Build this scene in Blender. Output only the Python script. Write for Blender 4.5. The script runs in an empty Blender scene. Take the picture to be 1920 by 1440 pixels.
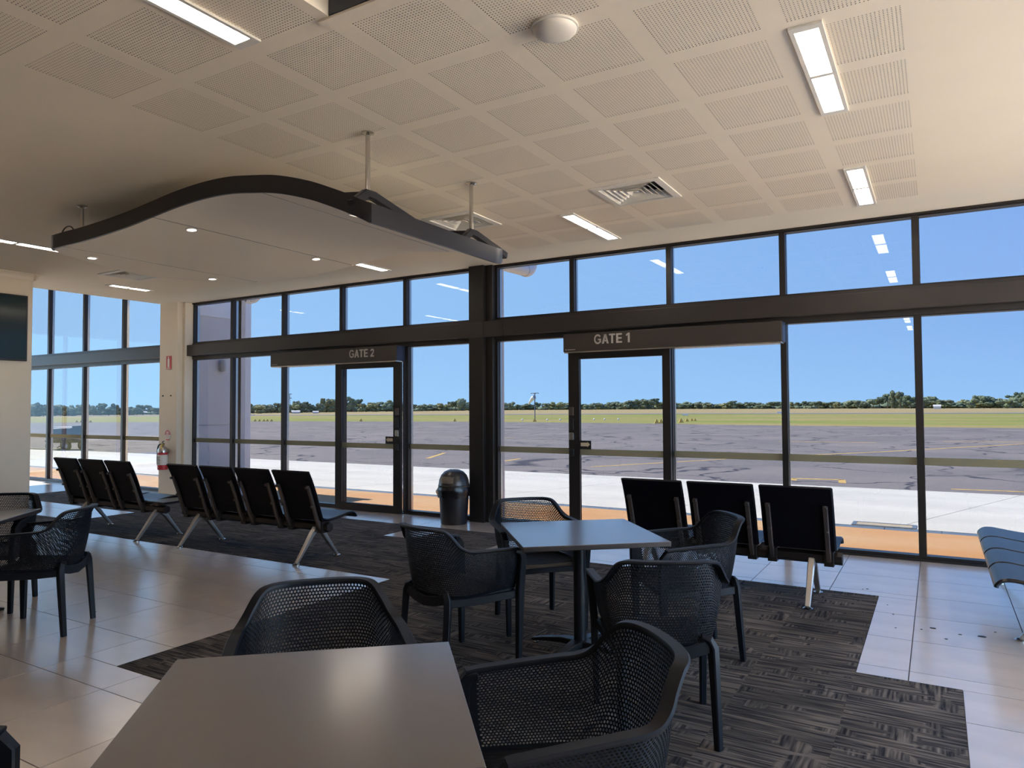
import bpy, bmesh, math, random
from mathutils import Vector, Matrix, noise
random.seed(7)
scene = bpy.context.scene
C = scene.collection

# ------------------------------------------------------------------ camera, sky, sun, exposure
F_PX, YAW, PITCH, ROLL = 1339.15, -0.536103, 0.0328754, -0.0053777
fw = Vector((math.sin(YAW)*math.cos(PITCH), math.cos(YAW)*math.cos(PITCH), math.sin(PITCH)))
rt = Vector((math.cos(YAW), -math.sin(YAW), 0)); up = rt.cross(fw)
r2 = rt*math.cos(ROLL) + up*math.sin(ROLL); u2 = -rt*math.sin(ROLL) + up*math.cos(ROLL)
cam_data = bpy.data.cameras.new('camera'); cam = bpy.data.objects.new('camera', cam_data); C.objects.link(cam)
cam_data.sensor_width = 36.0; cam_data.lens = F_PX/1920*36.0; cam_data.clip_end = 5000; cam_data.clip_start = 0.05
m = Matrix((r2, u2, -fw)).transposed().to_4x4(); m.translation = Vector((0, 0, 1.5)); cam.matrix_world = m
scene.camera = cam
vs = scene.view_settings
vs.view_transform = 'Standard'; vs.look = 'None'; vs.gamma = 1.0; vs.use_curve_mapping = False
vs.exposure = 0.58

scene.cycles.min_transparent_bounces = 3; scene.cycles.transparent_max_bounces = 10      # keep paths through the tinted glazing
scene.cycles.max_bounces = 6; scene.cycles.diffuse_bounces = 4; scene.cycles.glossy_bounces = 3; scene.cycles.caustics_reflective = False
SUN_DIR = Vector((0.66, -0.035, -0.75)).normalized()      # direction the sunlight travels
SKY_STRENGTH, SUN_STRENGTH = 11.5, 70.0
world = bpy.data.worlds.new('sky'); scene.world = world; world.use_nodes = True
wn, wl = world.node_tree.nodes, world.node_tree.links
wn.clear()
wo = wn.new('ShaderNodeOutputWorld'); bg = wn.new('ShaderNodeBackground'); bg.inputs[1].default_value = SKY_STRENGTH
tc = wn.new('ShaderNodeTexCoord'); sx = wn.new('ShaderNodeSeparateXYZ'); wl.new(tc.outputs['Generated'], sx.inputs[0])
ramp = wn.new('ShaderNodeValToRGB'); wl.new(sx.outputs[2], ramp.inputs[0])
cr = ramp.color_ramp
cr.elements[0].position = 0.0; cr.elements[0].color = (0.31, 0.56, 0.95, 1)
cr.elements[1].position = 1.0; cr.elements[1].color = (0.08, 0.22, 0.70, 1)
e = cr.elements.new(0.10); e.color = (0.235, 0.44, 0.86, 1)
e = cr.elements.new(0.35); e.color = (0.17, 0.34, 0.80, 1)
# a little paler towards the sun's side
dt = wn.new('ShaderNodeVectorMath'); dt.operation = 'DOT_PRODUCT'; wl.new(tc.outputs['Generated'], dt.inputs[0])
dt.inputs[1].default_value = (-0.98, 0.15, 0.1)
mr = wn.new('ShaderNodeMapRange'); wl.new(dt.outputs['Value'], mr.inputs[0])
mr.inputs[1].default_value = -0.2; mr.inputs[2].default_value = 1.0; mr.inputs[3].default_value = 0.0; mr.inputs[4].default_value = 0.55
mx = wn.new('ShaderNodeMixRGB'); wl.new(mr.outputs[0], mx.inputs[0]); wl.new(ramp.outputs[0], mx.inputs[1]); mx.inputs[2].default_value = (0.42, 0.76, 1.06, 1)
wl.new(mx.outputs[0], bg.inputs[0]); wl.new(bg.outputs[0], wo.inputs[0])
sun_data = bpy.data.lights.new('sun', 'SUN'); sun_data.energy = SUN_STRENGTH; sun_data.angle = math.radians(0.6); sun_data.color = (1.0, 0.92, 0.80)
sun = bpy.data.objects.new('sun', sun_data); C.objects.link(sun); sun.location = (-20, 10, 30)
sun.rotation_euler = (-SUN_DIR).to_track_quat('Z', 'Y').to_euler()

LAMP = 16.0            # emission of the ceiling fixtures' diffusers

# ------------------------------------------------------------------ helpers
class MB:
    """collects polygons of one mesh"""
    def __init__(s): s.v = []; s.f = []
    def quad(s, a, b, c, d): n = len(s.v); s.v += [tuple(a), tuple(b), tuple(c), tuple(d)]; s.f.append((n, n+1, n+2, n+3))
    def poly(s, pts): n = len(s.v); s.v += [tuple(q) for q in pts]; s.f.append(tuple(range(n, n+len(pts))))
    def box(s, x0, x1, y0, y1, z0, z1):
        n = len(s.v)
        s.v += [(x0,y0,z0),(x1,y0,z0),(x1,y1,z0),(x0,y1,z0),(x0,y0,z1),(x1,y0,z1),(x1,y1,z1),(x0,y1,z1)]
        s.f += [tuple(n+i for i in q) for q in ((0,3,2,1),(4,5,6,7),(0,1,5,4),(1,2,6,5),(2,3,7,6),(3,0,4,7))]
        return s
    def prism(s, pts, z0, z1):
        """vertical prism over a plan polygon (counter-clockwise)"""
        n = len(s.v); k = len(pts)
        s.v += [(x, y, z0) for x, y in pts] + [(x, y, z1) for x, y in pts]
        s.f += [tuple(n+k-1-i for i in range(k)), tuple(n+k+i for i in range(k))]
        for i in range(k): j = (i+1) % k; s.f.append((n+i, n+j, n+k+j, n+k+i))
        return s
    def rings(s, rings, closed=True, caps=True):
        n = len(s.v); k = len(rings[0])
        for r in rings: s.v += [tuple(q) for q in r]
        for i in range(len(rings)-1):
            for j in range(k if closed else k-1):
                j2 = (j+1) % k
                s.f.append((n+i*k+j, n+i*k+j2, n+(i+1)*k+j2, n+(i+1)*k+j))
        if caps and closed:
            s.f.append(tuple(n+k-1-j for j in range(k))); s.f.append(tuple(n+(len(rings)-1)*k+j for j in range(k)))
        return s
    def tube(s, path, radius, seg=10, caps=True):
        rings = []; path = [Vector(q) for q in path]; N = len(path)
        rad = radius if isinstance(radius, (list, tuple)) else [radius]*N
        ref = None
        for i, q in enumerate(path):
            d = (path[min(i+1, N-1)] - path[max(i-1, 0)]).normalized()
            if ref is None: ref = Vector((0, 0, 1)) if abs(d.z) < 0.9 else Vector((1, 0, 0))
            a = d.cross(ref).normalized(); b = a.cross(d).normalized(); ref = b
            rings.append([q + (a*math.cos(t) + b*math.sin(t))*rad[i] for t in (2*math.pi*k/seg for k in range(seg))])
        return s.rings(rings, True, caps)
    def bar(s, path, wid, hgt, side=(1, 0, 0)):
        """rectangular section swept along a path; wid along 'side', hgt across; wid/hgt may be lists"""
        rings = []; path = [Vector(q) for q in path]; N = len(path); side = Vector(side)
        W = wid if isinstance(wid, (list, tuple)) else [wid]*N; H = hgt if isinstance(hgt, (list, tuple)) else [hgt]*N
        for i, q in enumerate(path):
            d = (path[min(i+1, N-1)] - path[max(i-1, 0)]).normalized()
            a = (side - d*side.dot(d)).normalized(); b = d.cross(a)
            w, h = W[i]/2, H[i]/2; c = 0.28*min(w, h)
            rings.append([q + a*x + b*y for x, y in ((-w+c,-h),(w-c,-h),(w,-h+c),(w,h-c),(w-c,h),(-w+c,h),(-w,h-c),(-w,-h+c))])
        return s.rings(rings)
    def lathe(s, prof, seg=24, cx=0, cy=0):
        rings = [[(cx + r*math.cos(2*math.pi*k/seg), cy + r*math.sin(2*math.pi*k/seg), z) for k in range(seg)] for r, z in prof]
        return s.rings(rings)
    def mesh(s, name):
        me = bpy.data.meshes.new(name); me.from_pydata(s.v, [], s.f); me.validate(); me.update(); return me
    def build(s, name, mat, parent=None, smooth=False, bevel=0, weld=False):
        me = s.mesh(name)
        if weld or bevel or smooth:
            bm = bmesh.new(); bm.from_mesh(me); bmesh.ops.remove_doubles(bm, verts=bm.verts, dist=1e-5)
            bmesh.ops.recalc_face_normals(bm, faces=bm.faces); bm.to_mesh(me); bm.free()
        if smooth: me.shade_smooth()
        o = link(name, me, mat, parent)
        if bevel:
            b = o.modifiers.new('bevel', 'BEVEL'); b.width = bevel; b.segments = 2; b.limit_method = 'ANGLE'; b.angle_limit = math.radians(40)
        if smooth: smooth_by_angle(me)
        return o

def smooth_by_angle(me, ang=38):
    bm = bmesh.new(); bm.from_mesh(me)
    for ed in bm.edges:
        ed.smooth = len(ed.link_faces) == 2 and ed.calc_face_angle(3.2) < math.radians(ang)
    bm.to_mesh(me); bm.free()

def link(name, me, mat=None, parent=None):
    if mat is not None and me is not None and not me.materials: me.materials.append(M[mat] if isinstance(mat, str) else mat)
    o = bpy.data.objects.new(name, me); C.objects.link(o); o.parent = parent
    return o
def empty(name, loc=(0, 0, 0), rz=0, parent=None):
    o = bpy.data.objects.new(name, None); C.objects.link(o); o.location = loc; o.rotation_euler = (0, 0, rz); o.parent = parent
    o.empty_display_size = 0.1
    return o
def tag(o, label, cat=None, group=None, kind=None):
    o['label'] = label
    if cat: o['category'] = cat
    if group: o['group'] = group
    if kind: o['kind'] = kind
    return o
def struct(o, label=None):
    o['kind'] = 'structure'
    if label: o['label'] = label
    return o
def copy_tree(o, parent=None):
    c = o.copy(); C.objects.link(c); c.parent = parent
    for ch in list(o.children): copy_tree(ch, c)
    return c
def box(name, dims, mat, parent=None, bevel=0):
    return MB().box(*dims).build(name, mat, parent, bevel=bevel)

# ------------------------------------------------------------------ materials
M = {}
def mat(name, col, rough=0.5, metal=0.0, var=0.0, scale=6.0, col2=None, bump=0.0, spec=0.5, stretch=None, objvar=0.0, detail=4.0, coat=0.0, coat_rough=0.12):
    m = bpy.data.materials.new(name); m.use_nodes = True; M[name] = m
    nt = m.node_tree; n, l = nt.nodes, nt.links; b = n['Principled BSDF']
    b.inputs['Base Color'].default_value = (*col, 1); b.inputs['Roughness'].default_value = rough; b.inputs['Metallic'].default_value = metal
    b.inputs['Specular IOR Level'].default_value = spec
    if coat: b.inputs['Coat Weight'].default_value = 1.0; b.inputs['Coat IOR'].default_value = coat; b.inputs['Coat Roughness'].default_value = coat_rough
    t = n.new('ShaderNodeTexCoord'); src = t.outputs['Object']
    if stretch:
        mp = n.new('ShaderNodeMapping'); mp.inputs['Scale'].default_value = stretch; l.new(src, mp.inputs[0]); src = mp.outputs[0]
    nz = n.new('ShaderNodeTexNoise'); nz.inputs['Scale'].default_value = scale; nz.inputs['Detail'].default_value = detail; l.new(src, nz.inputs['Vector'])
    c2 = col2 if col2 else tuple(max(0, x*(1-var)) for x in col)
    rp = n.new('ShaderNodeValToRGB'); rp.color_ramp.elements[0].position = 0.32; rp.color_ramp.elements[1].position = 0.68
    rp.color_ramp.elements[0].color = (*c2, 1); rp.color_ramp.elements[1].color = (*col, 1)
    l.new(nz.outputs['Fac'], rp.inputs[0]); out = rp.outputs[0]
    if objvar:
        oi = n.new('ShaderNodeObjectInfo'); mr = n.new('ShaderNodeMapRange'); l.new(oi.outputs['Random'], mr.inputs[0])
        mr.inputs[3].default_value = 1-objvar; mr.inputs[4].default_value = 1+objvar
        mu = n.new('ShaderNodeVectorMath'); mu.operation = 'SCALE'; l.new(out, mu.inputs[0]); l.new(mr.outputs[0], mu.inputs['Scale']); out = mu.outputs[0]
    l.new(out, b.inputs['Base Color'])
    if bump:
        bp = n.new('ShaderNodeBump'); bp.inputs['Strength'].default_value = bump; bp.inputs['Distance'].default_value = 0.004
        l.new(nz.outputs['Fac'], bp.inputs['Height']); l.new(bp.outputs[0], b.inputs['Normal'])
    return m

mat('ceiling_paint', (0.94, 0.85, 0.72), 0.9, var=0.03, scale=1.5)
mat('panel_back', (0.42, 0.38, 0.33), 0.9)
mat('wall_paint', (0.80, 0.71, 0.59), 0.75, var=0.04, scale=2)
mat('floor_tile', (0.60, 0.51, 0.43), 0.30, var=0.16, scale=2.2, bump=0.10, objvar=0.04, stretch=(1, 2.2, 1), spec=0.5, coat=2.6, coat_rough=0.19)
mat('wall_dark', (0.16, 0.11, 0.08), 0.6, var=0.2)
mat('grout', (0.07, 0.06, 0.055), 0.8, var=0.2)
mat('plenum', (0.05, 0.045, 0.04), 0.9)
mat('frame_dark', (0.026, 0.023, 0.022), 0.38, metal=0.35, var=0.12, scale=3)
mat('beam_dark', (0.036, 0.031, 0.029), 0.42, metal=0.2, var=0.1, scale=3)
mat('sign_face', (0.048, 0.039, 0.034), 0.45, metal=0.2, var=0.08, scale=3)
mat('sign_letter', (0.40, 0.37, 0.34), 0.5, var=0.05)
mat('chair_plastic', (0.0055, 0.0068, 0.0105), 0.46, var=0.12, scale=30, bump=0.02, spec=0.22)
mat('back_vinyl', (0.0035, 0.0032, 0.0060), 0.55, var=0.1, scale=20, spec=0.12)
mat('seat_vinyl', (0.0045, 0.0045, 0.0075), 0.30, var=0.1, scale=20, spec=0.36)
mat('seat_beam', (0.025, 0.020, 0.019), 0.4, metal=0.5, var=0.1)
mat('cast_aluminium', (0.50, 0.48, 0.45), 0.32, metal=0.85, var=0.08)
mat('bracket_metal', (0.13, 0.105, 0.095), 0.4, metal=0.7, var=0.12)
mat('chrome', (0.62, 0.60, 0.57), 0.18, metal=1.0, var=0.04)
mat('laminate', (0.110, 0.088, 0.072), 0.35, var=0.10, scale=2.5, bump=0.02, spec=0.4, coat=1.9, coat_rough=0.19)
mat('table_edge', (0.03, 0.017, 0.012), 0.45, var=0.15)
mat('table_leg', (0.007, 0.008, 0.011), 0.4, metal=0.2, var=0.1)
mat('canopy_soffit', (0.93, 0.86, 0.75), 0.55, var=0.03, scale=1.2, bump=0.08)
mat('canopy_fascia', (0.009, 0.009, 0.014), 0.35, var=0.1, spec=0.5)
mat('white_metal', (0.80, 0.77, 0.72), 0.45, var=0.03)
mat('vent_inner', (0.03, 0.027, 0.025), 0.8)
mat('dome_white', (0.78, 0.74, 0.70), 0.35, var=0.02)
mat('recess_blue', (0.055, 0.065, 0.085), 0.5, var=0.1)
mat('bin_plastic', (0.009, 0.009, 0.012), 0.42, var=0.1)
mat('bin_lid', (0.03, 0.028, 0.026), 0.28, var=0.1)
mat('bin_flap', (0.17, 0.145, 0.11), 0.3, var=0.1)
mat('bin_bag', (0.008, 0.008, 0.011), 0.25, var=0.2, bump=0.5, scale=18)
mat('tv_bezel', (0.010, 0.010, 0.012), 0.3)
mat('tv_screen', (0.012, 0.030, 0.036), 0.12, var=0.2, scale=1.0)
mat('red_paint', (0.55, 0.03, 0.035), 0.4, var=0.08)
mat('sticker_white', (0.78, 0.76, 0.72), 0.5, var=0.03)
mat('steel', (0.55, 0.53, 0.50), 0.25, metal=0.9, var=0.05)
mat('brass', (0.55, 0.38, 0.10), 0.3, metal=0.8, var=0.05)
mat('black_rubber', (0.010, 0.010, 0.012), 0.5, var=0.1)
mat('arrow_cream', (0.55, 0.46, 0.33), 0.5, var=0.04)
mat('yellow_tag', (0.65, 0.50, 0.05), 0.5, var=0.05)
mat('cladding', (0.68, 0.65, 0.62), 0.55, var=0.04, scale=1.5)
mat('white_trim', (0.88, 0.85, 0.80), 0.5, var=0.04)
mat('pipe_white', (0.86, 0.80, 0.72), 0.4, var=0.04)
mat('fixture_grey', (0.62, 0.61, 0.58), 0.4, var=0.04)
# outside
mat('concrete_pale', (0.56, 0.545, 0.49), 0.85, col2=(0.47, 0.46, 0.415), scale=0.8, bump=0.1, stretch=(0.5, 1.6, 1), detail=8)
mat('concrete_rust', (0.46, 0.22, 0.075), 0.85, col2=(0.50, 0.33, 0.17), scale=0.9, bump=0.1, stretch=(0.35, 1.2, 1), detail=7)
mat('channel_steel', (0.16, 0.20, 0.24), 0.5, metal=0.3, var=0.2)
mat('pit_lid', (0.42, 0.35, 0.24), 0.8, var=0.15)
mat('line_yellow', (0.60, 0.40, 0.11), 0.8, var=0.35, scale=9)
mat('trunk', (0.16, 0.13, 0.10), 0.9, var=0.3)
mat('gable_yellow', (0.80, 0.48, 0.10), 0.7, var=0.1)
mat('marker_white', (0.85, 0.85, 0.84), 0.6, var=0.03)
mat('mast_grey', (0.16, 0.18, 0.23), 0.5, var=0.1)
mat('cart_blue', (0.012, 0.022, 0.060), 0.45, var=0.3, scale=4)
mat('cart_dark', (0.015, 0.018, 0.030), 0.5, var=0.2)
mat('cart_top', (0.50, 0.53, 0.56), 0.5, var=0.1)
mat('tyre', (0.015, 0.015, 0.018), 0.7, var=0.1)
mat('hub_grey', (0.30, 0.32, 0.36), 0.5, var=0.1)
mat('shed_white', (0.75, 0.74, 0.72), 0.6, var=0.04)
mat('shed_roof', (0.62, 0.63, 0.65), 0.5, var=0.06)
mat('runway_grey', (0.20, 0.20, 0.22), 0.9, var=0.1)

def glass_mat(name, tint, refl=1.0):
    m = bpy.data.materials.new(name); m.use_nodes = True; M[name] = m
    n, l = m.node_tree.nodes, m.node_tree.links; n.clear()
    o = n.new('ShaderNodeOutputMaterial'); t = n.new('ShaderNodeBsdfTransparent'); t.inputs[0].default_value = (*tint, 1)
    g = n.new('ShaderNodeBsdfGlossy'); g.inputs['Roughness'].default_value = 0.01; g.inputs[0].default_value = (0.9, 0.9, 0.9, 1)
    geo = n.new('ShaderNodeNewGeometry'); d = n.new('ShaderNodeVectorMath'); d.operation = 'DOT_PRODUCT'
    l.new(geo.outputs['Normal'], d.inputs[0]); l.new(geo.outputs['Incoming'], d.inputs[1])
    a = n.new('ShaderNodeMath'); a.operation = 'ABSOLUTE'; l.new(d.outputs['Value'], a.inputs[0])
    s = n.new('ShaderNodeMath'); s.operation = 'SUBTRACT'; s.inputs[0].default_value = 1.0; l.new(a.outputs[0], s.inputs[1])
    p = n.new('ShaderNodeMath'); p.operation = 'POWER'; l.new(s.outputs[0], p.inputs[0]); p.inputs[1].default_value = 5.0
    q = n.new('ShaderNodeMath'); q.operation = 'MULTIPLY_ADD'; l.new(p.outputs[0], q.inputs[0]); q.inputs[1].default_value = 0.93*refl; q.inputs[2].default_value = 0.04*refl
    mi = n.new('ShaderNodeMixShader'); l.new(q.outputs[0], mi.inputs[0]); l.new(t.outputs[0], mi.inputs[1]); l.new(g.outputs[0], mi.inputs[2])
    l.new(mi.outputs[0], o.inputs[0]); return m
glass_mat('window_glass', (0.2435, 0.2435, 0.245), 0.8)      # solar-tinted airside glazing
glass_mat('alcove_added_glass', (0.46, 0.455, 0.44))  # unseen alcove end glazing, added to light the canopy and left floor
glass_mat('added_glass', (0.99, 0.895, 0.755))       # unseen end-wall glazing added to light the hall, bronzed to warm it
def film_mat():
    m = bpy.data.materials.new('safety_film'); m.use_nodes = True; M['safety_film'] = m
    n, l = m.node_tree.nodes, m.node_tree.links; n.clear()
    o = n.new('ShaderNodeOutputMaterial'); t = n.new('ShaderNodeBsdfTransparent'); t.inputs[0].default_value = (0.8, 0.78, 0.62, 1)
    d = n.new('ShaderNodeBsdfDiffuse'); d.inputs[0].default_value = (0.19, 0.175, 0.12, 1)
    tr = n.new('ShaderNodeBsdfTranslucent'); tr.inputs[0].default_value = (0.11, 0.102, 0.066, 1)
    nz = n.new('ShaderNodeTexNoise'); nz.inputs['Scale'].default_value = 3.0
    ad = n.new('ShaderNodeAddShader'); l.new(d.outputs[0], ad.inputs[0]); l.new(tr.outputs[0], ad.inputs[1])
    mr = n.new('ShaderNodeMapRange'); l.new(nz.outputs['Fac'], mr.inputs[0]); mr.inputs[3].default_value = 0.60; mr.inputs[4].default_value = 0.72
    mi = n.new('ShaderNodeMixShader'); l.new(mr.outputs[0], mi.inputs[0]); l.new(t.outputs[0], mi.inputs[1]); l.new(ad.outputs[0], mi.inputs[2]); l.new(mi.outputs[0], o.inputs[0])
film_mat()
def lamp_mat(name, col, strength):
    m = bpy.data.materials.new(name); m.use_nodes = True; M[name] = m
    b = m.node_tree.nodes['Principled BSDF']; b.inputs['Base Color'].default_value = (0.8, 0.78, 0.75, 1)
    b.inputs['Emission Color'].default_value = (*col, 1); b.inputs['Emission Strength'].default_value = strength
    return m
lamp_mat('lamp_diffuser', (1.0, 0.87, 0.74), LAMP)
lamp_mat('downlight_lens', (1.0, 0.90, 0.82), 4.0)

def carpet_mat():
    m = bpy.data.materials.new('carpet_pile'); m.use_nodes = True; M['carpet_pile'] = m
    n, l = m.node_tree.nodes, m.node_tree.links; b = n['Principled BSDF']; b.inputs['Roughness'].default_value = 0.95; b.inputs['Specular IOR Level'].default_value = 0.15
    geo = n.new('ShaderNodeNewGeometry'); oi = n.new('ShaderNodeObjectInfo')
    off = n.new('ShaderNodeCombineXYZ'); k1 = n.new('ShaderNodeMath'); k1.operation = 'MULTIPLY'; k1.inputs[1].default_value = 37.0
    l.new(oi.outputs['Random'], k1.inputs[0]); l.new(k1.outputs[0], off.inputs[2])
    def stripes(sc, sx, sy):
        ad = n.new('ShaderNodeVectorMath'); ad.operation = 'ADD'; l.new(geo.outputs['Position'], ad.inputs[0]); l.new(off.outputs[0], ad.inputs[1])
        mp = n.new('ShaderNodeMapping'); mp.inputs['Scale'].default_value = (sx, sy, 1); l.new(ad.outputs[0], mp.inputs[0])
        z = n.new('ShaderNodeTexNoise'); z.inputs['Scale'].default_value = sc; z.inputs['Detail'].default_value = 2.0; l.new(mp.outputs[0], z.inputs['Vector']); return z
    a = stripes(1.0, 3.0, 62.0); c = stripes(1.0, 58.0, 4.0); blk = stripes(1.0, 4.5, 7.0)
    # blocks choose which way the tufts run
    mr = n.new('ShaderNodeMapRange'); l.new(blk.outputs['Fac'], mr.inputs[0]); mr.inputs[1].default_value = 0.56; mr.inputs[2].default_value = 0.60
    mi = n.new('ShaderNodeMix'); mi.data_type = 'FLOAT'; l.new(mr.outputs[0], mi.inputs[0]); l.new(a.outputs['Fac'], mi.inputs[2]); l.new(c.outputs['Fac'], mi.inputs[3])
    r1 = n.new('ShaderNodeValToRGB'); l.new(mi.outputs[0], r1.inputs[0]); e = r1.color_ramp
    e.elements[0].position = 0.36; e.elements[0].color = (0.014, 0.014, 0.017, 1); e.elements[1].position = 0.66; e.elements[1].color = (0.135, 0.115, 0.098, 1)
    e3 = e.elements.new(0.50); e3.color = (0.064, 0.057, 0.052, 1)
    tone = stripes(1.0, 1.6, 2.4); r2_ = n.new('ShaderNodeMapRange'); l.new(tone.outputs['Fac'], r2_.inputs[0]); r2_.inputs[1].default_value = 0.3; r2_.inputs[2].default_value = 0.7; r2_.inputs[3].default_value = 0.62; r2_.inputs[4].default_value = 1.3
    mu = n.new('ShaderNodeVectorMath'); mu.operation = 'SCALE'; l.new(r1.outputs[0], mu.inputs[0]); l.new(r2_.outputs[0], mu.inputs['Scale'])
    l.new(mu.outputs[0], b.inputs['Base Color'])
    bp = n.new('ShaderNodeBump'); bp.inputs['Strength'].default_value = 0.35; bp.inputs['Distance'].default_value = 0.004; l.new(mi.outputs[0], bp.inputs['Height']); l.new(bp.outputs[0], b.inputs['Normal'])
carpet_mat()

def asphalt_mat():
    m = bpy.data.materials.new('asphalt'); m.use_nodes = True; M['asphalt'] = m
    n, l = m.node_tree.nodes, m.node_tree.links; b = n['Principled BSDF']; b.inputs['Roughness'].default_value = 0.92; b.inputs['Specular IOR Level'].default_value = 0.2
    t = n.new('ShaderNodeNewGeometry')
    z = n.new('ShaderNodeTexNoise'); z.inputs['Scale'].default_value = 0.22; z.inputs['Detail'].default_value = 9; l.new(t.outputs['Position'], z.inputs['Vector'])
    z2 = n.new('ShaderNodeTexNoise'); z2.inputs['Scale'].default_value = 9; z2.inputs['Detail'].default_value = 4; l.new(t.outputs['Position'], z2.inputs['Vector'])
    r = n.new('ShaderNodeValToRGB'); l.new(z.outputs['Fac'], r.inputs[0]); r.color_ramp.elements[0].position = 0.35; r.color_ramp.elements[1].position = 0.7
    r.color_ramp.elements[0].color = (0.150, 0.140, 0.143, 1); r.color_ramp.elements[1].color = (0.212, 0.192, 0.182, 1)
    # tar-sealed cracks: thin wandering lines
    dz = n.new('ShaderNodeTexNoise'); dz.inputs['Scale'].default_value = 0.7; dz.inputs['Detail'].default_value = 5; l.new(t.outputs['Position'], dz.inputs['Vector'])
    mixv = n.new('ShaderNodeVectorMath'); mixv.operation = 'MULTIPLY_ADD'; l.new(dz.outputs['Color'], mixv.inputs[0]); mixv.inputs[1].default_value = (2.2, 2.2, 0); l.new(t.outputs['Position'], mixv.inputs[2])
    vo = n.new('ShaderNodeTexVoronoi'); vo.feature = 'DISTANCE_TO_EDGE'; vo.inputs['Scale'].default_value = 0.34; l.new(mixv.outputs[0], vo.inputs['Vector'])
    cr_ = n.new('ShaderNodeMapRange'); l.new(vo.outputs['Distance'], cr_.inputs[0]); cr_.inputs[1].default_value = 0.008; cr_.inputs[2].default_value = 0.026; cr_.inputs[3].default_value = 1; cr_.inputs[4].default_value = 0
    gate = n.new('ShaderNodeMapRange'); l.new(z.outputs['Fac'], gate.inputs[0]); gate.inputs[1].default_value = 0.36; gate.inputs[2].default_value = 0.50
    mm = n.new('ShaderNodeMath'); mm.operation = 'MULTIPLY'; l.new(cr_.outputs[0], mm.inputs[0]); l.new(gate.outputs[0], mm.inputs[1])
    mx = n.new('ShaderNodeMixRGB'); l.new(mm.outputs[0], mx.inputs[0]); l.new(r.outputs[0], mx.inputs[1]); mx.inputs[2].default_value = (0.05, 0.05, 0.065, 1)
    m2 = n.new('ShaderNodeMapRange'); l.new(z2.outputs['Fac'], m2.inputs[0]); m2.inputs[3].default_value = 0.8; m2.inputs[4].default_value = 1.2
    sc = n.new('ShaderNodeVectorMath'); sc.operation = 'SCALE'; l.new(mx.outputs[0], sc.inputs[0]); l.new(m2.outputs[0], sc.inputs['Scale']); l.new(sc.outputs[0], b.inputs['Base Color'])
asphalt_mat()

def grass_mat():
    m = bpy.data.materials.new('field_grass'); m.use_nodes = True; M['field_grass'] = m
    n, l = m.node_tree.nodes, m.node_tree.links; b = n['Principled BSDF']; b.inputs['Roughness'].default_value = 0.95; b.inputs['Specular IOR Level'].default_value = 0.1
    t = n.new('ShaderNodeNewGeometry'); mp = n.new('ShaderNodeMapping'); mp.inputs['Scale'].default_value = (0.35, 1.0, 1); l.new(t.outputs['Position'], mp.inputs[0])
    z = n.new('ShaderNodeTexNoise'); z.inputs['Scale'].default_value = 0.09; z.inputs['Detail'].default_value = 8; l.new(mp.outputs[0], z.inputs['Vector'])
    r = n.new('ShaderNodeValToRGB'); l.new(z.outputs['Fac'], r.inputs[0]); r.color_ramp.elements[0].position = 0.33; r.color_ramp.elements[1].position = 0.68
    r.color_ramp.elements[0].color = (0.30, 0.245, 0.11, 1); r.color_ramp.elements[1].color = (0.175, 0.225, 0.045, 1)
    # drier, browner sward beyond the runway
    ln = n.new('ShaderNodeVectorMath'); ln.operation = 'LENGTH'; l.new(t.outputs['Position'], ln.inputs[0])
    mr = n.new('ShaderNodeMapRange'); l.new(ln.outputs['Value'], mr.inputs[0]); mr.inputs[1].default_value = 175; mr.inputs[2].default_value = 215; mr.inputs[4].default_value = 0.75
    mx = n.new('ShaderNodeMixRGB'); l.new(mr.outputs[0], mx.inputs[0]); l.new(r.outputs[0], mx.inputs[1]); mx.inputs[2].default_value = (0.34, 0.26, 0.15, 1)
    l.new(mx.outputs[0], b.inputs['Base Color'])
grass_mat()

def leaf_mat(name, c1, c2):
    m = bpy.data.materials.new(name); m.use_nodes = True; M[name] = m
    n, l = m.node_tree.nodes, m.node_tree.links; b = n['Principled BSDF']; b.inputs['Roughness'].default_value = 0.8; b.inputs['Specular IOR Level'].default_value = 0.2
    t = n.new('ShaderNodeTexCoord'); z = n.new('ShaderNodeTexNoise'); z.inputs['Scale'].default_value = 5.0; z.inputs['Detail'].default_value = 6; l.new(t.outputs['Object'], z.inputs['Vector'])
    r = n.new('ShaderNodeValToRGB'); l.new(z.outputs['Fac'], r.inputs[0]); r.color_ramp.elements[0].position = 0.35; r.color_ramp.elements[1].position = 0.68
    r.color_ramp.elements[0].color = (*c1, 1); r.color_ramp.elements[1].color = (*c2, 1)
    oi = n.new('ShaderNodeObjectInfo'); mr = n.new('ShaderNodeMapRange'); l.new(oi.outputs['Random'], mr.inputs[0]); mr.inputs[3].default_value = 0.75; mr.inputs[4].default_value = 1.3
    mu = n.new('ShaderNodeVectorMath'); mu.operation = 'SCALE'; l.new(r.outputs[0], mu.inputs[0]); l.new(mr.outputs[0], mu.inputs['Scale']); l.new(mu.outputs[0], b.inputs['Base Color'])
leaf_mat('leaf_grey_green', (0.125, 0.165, 0.125), (0.25, 0.29, 0.16))  # leaf colours paled to carry the haze of distance
leaf_mat('leaf_dark_green', (0.085, 0.125, 0.10), (0.18, 0.23, 0.13))
leaf_mat('leaf_olive', (0.17, 0.19, 0.10), (0.32, 0.31, 0.14))

# ------------------------------------------------------------------ room dimensions (metres; X along the window wall, Y towards it)
D = 7.977            # inner face of the window wall
H = 3.381            # ceiling
XL, XR, YB = -10.78, 3.62, -4.6      # television wall, end wall, back wall
XE = -11.9           # edge of the low ceiling beside the alcove
HA = 4.75            # alcove ceiling

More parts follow.
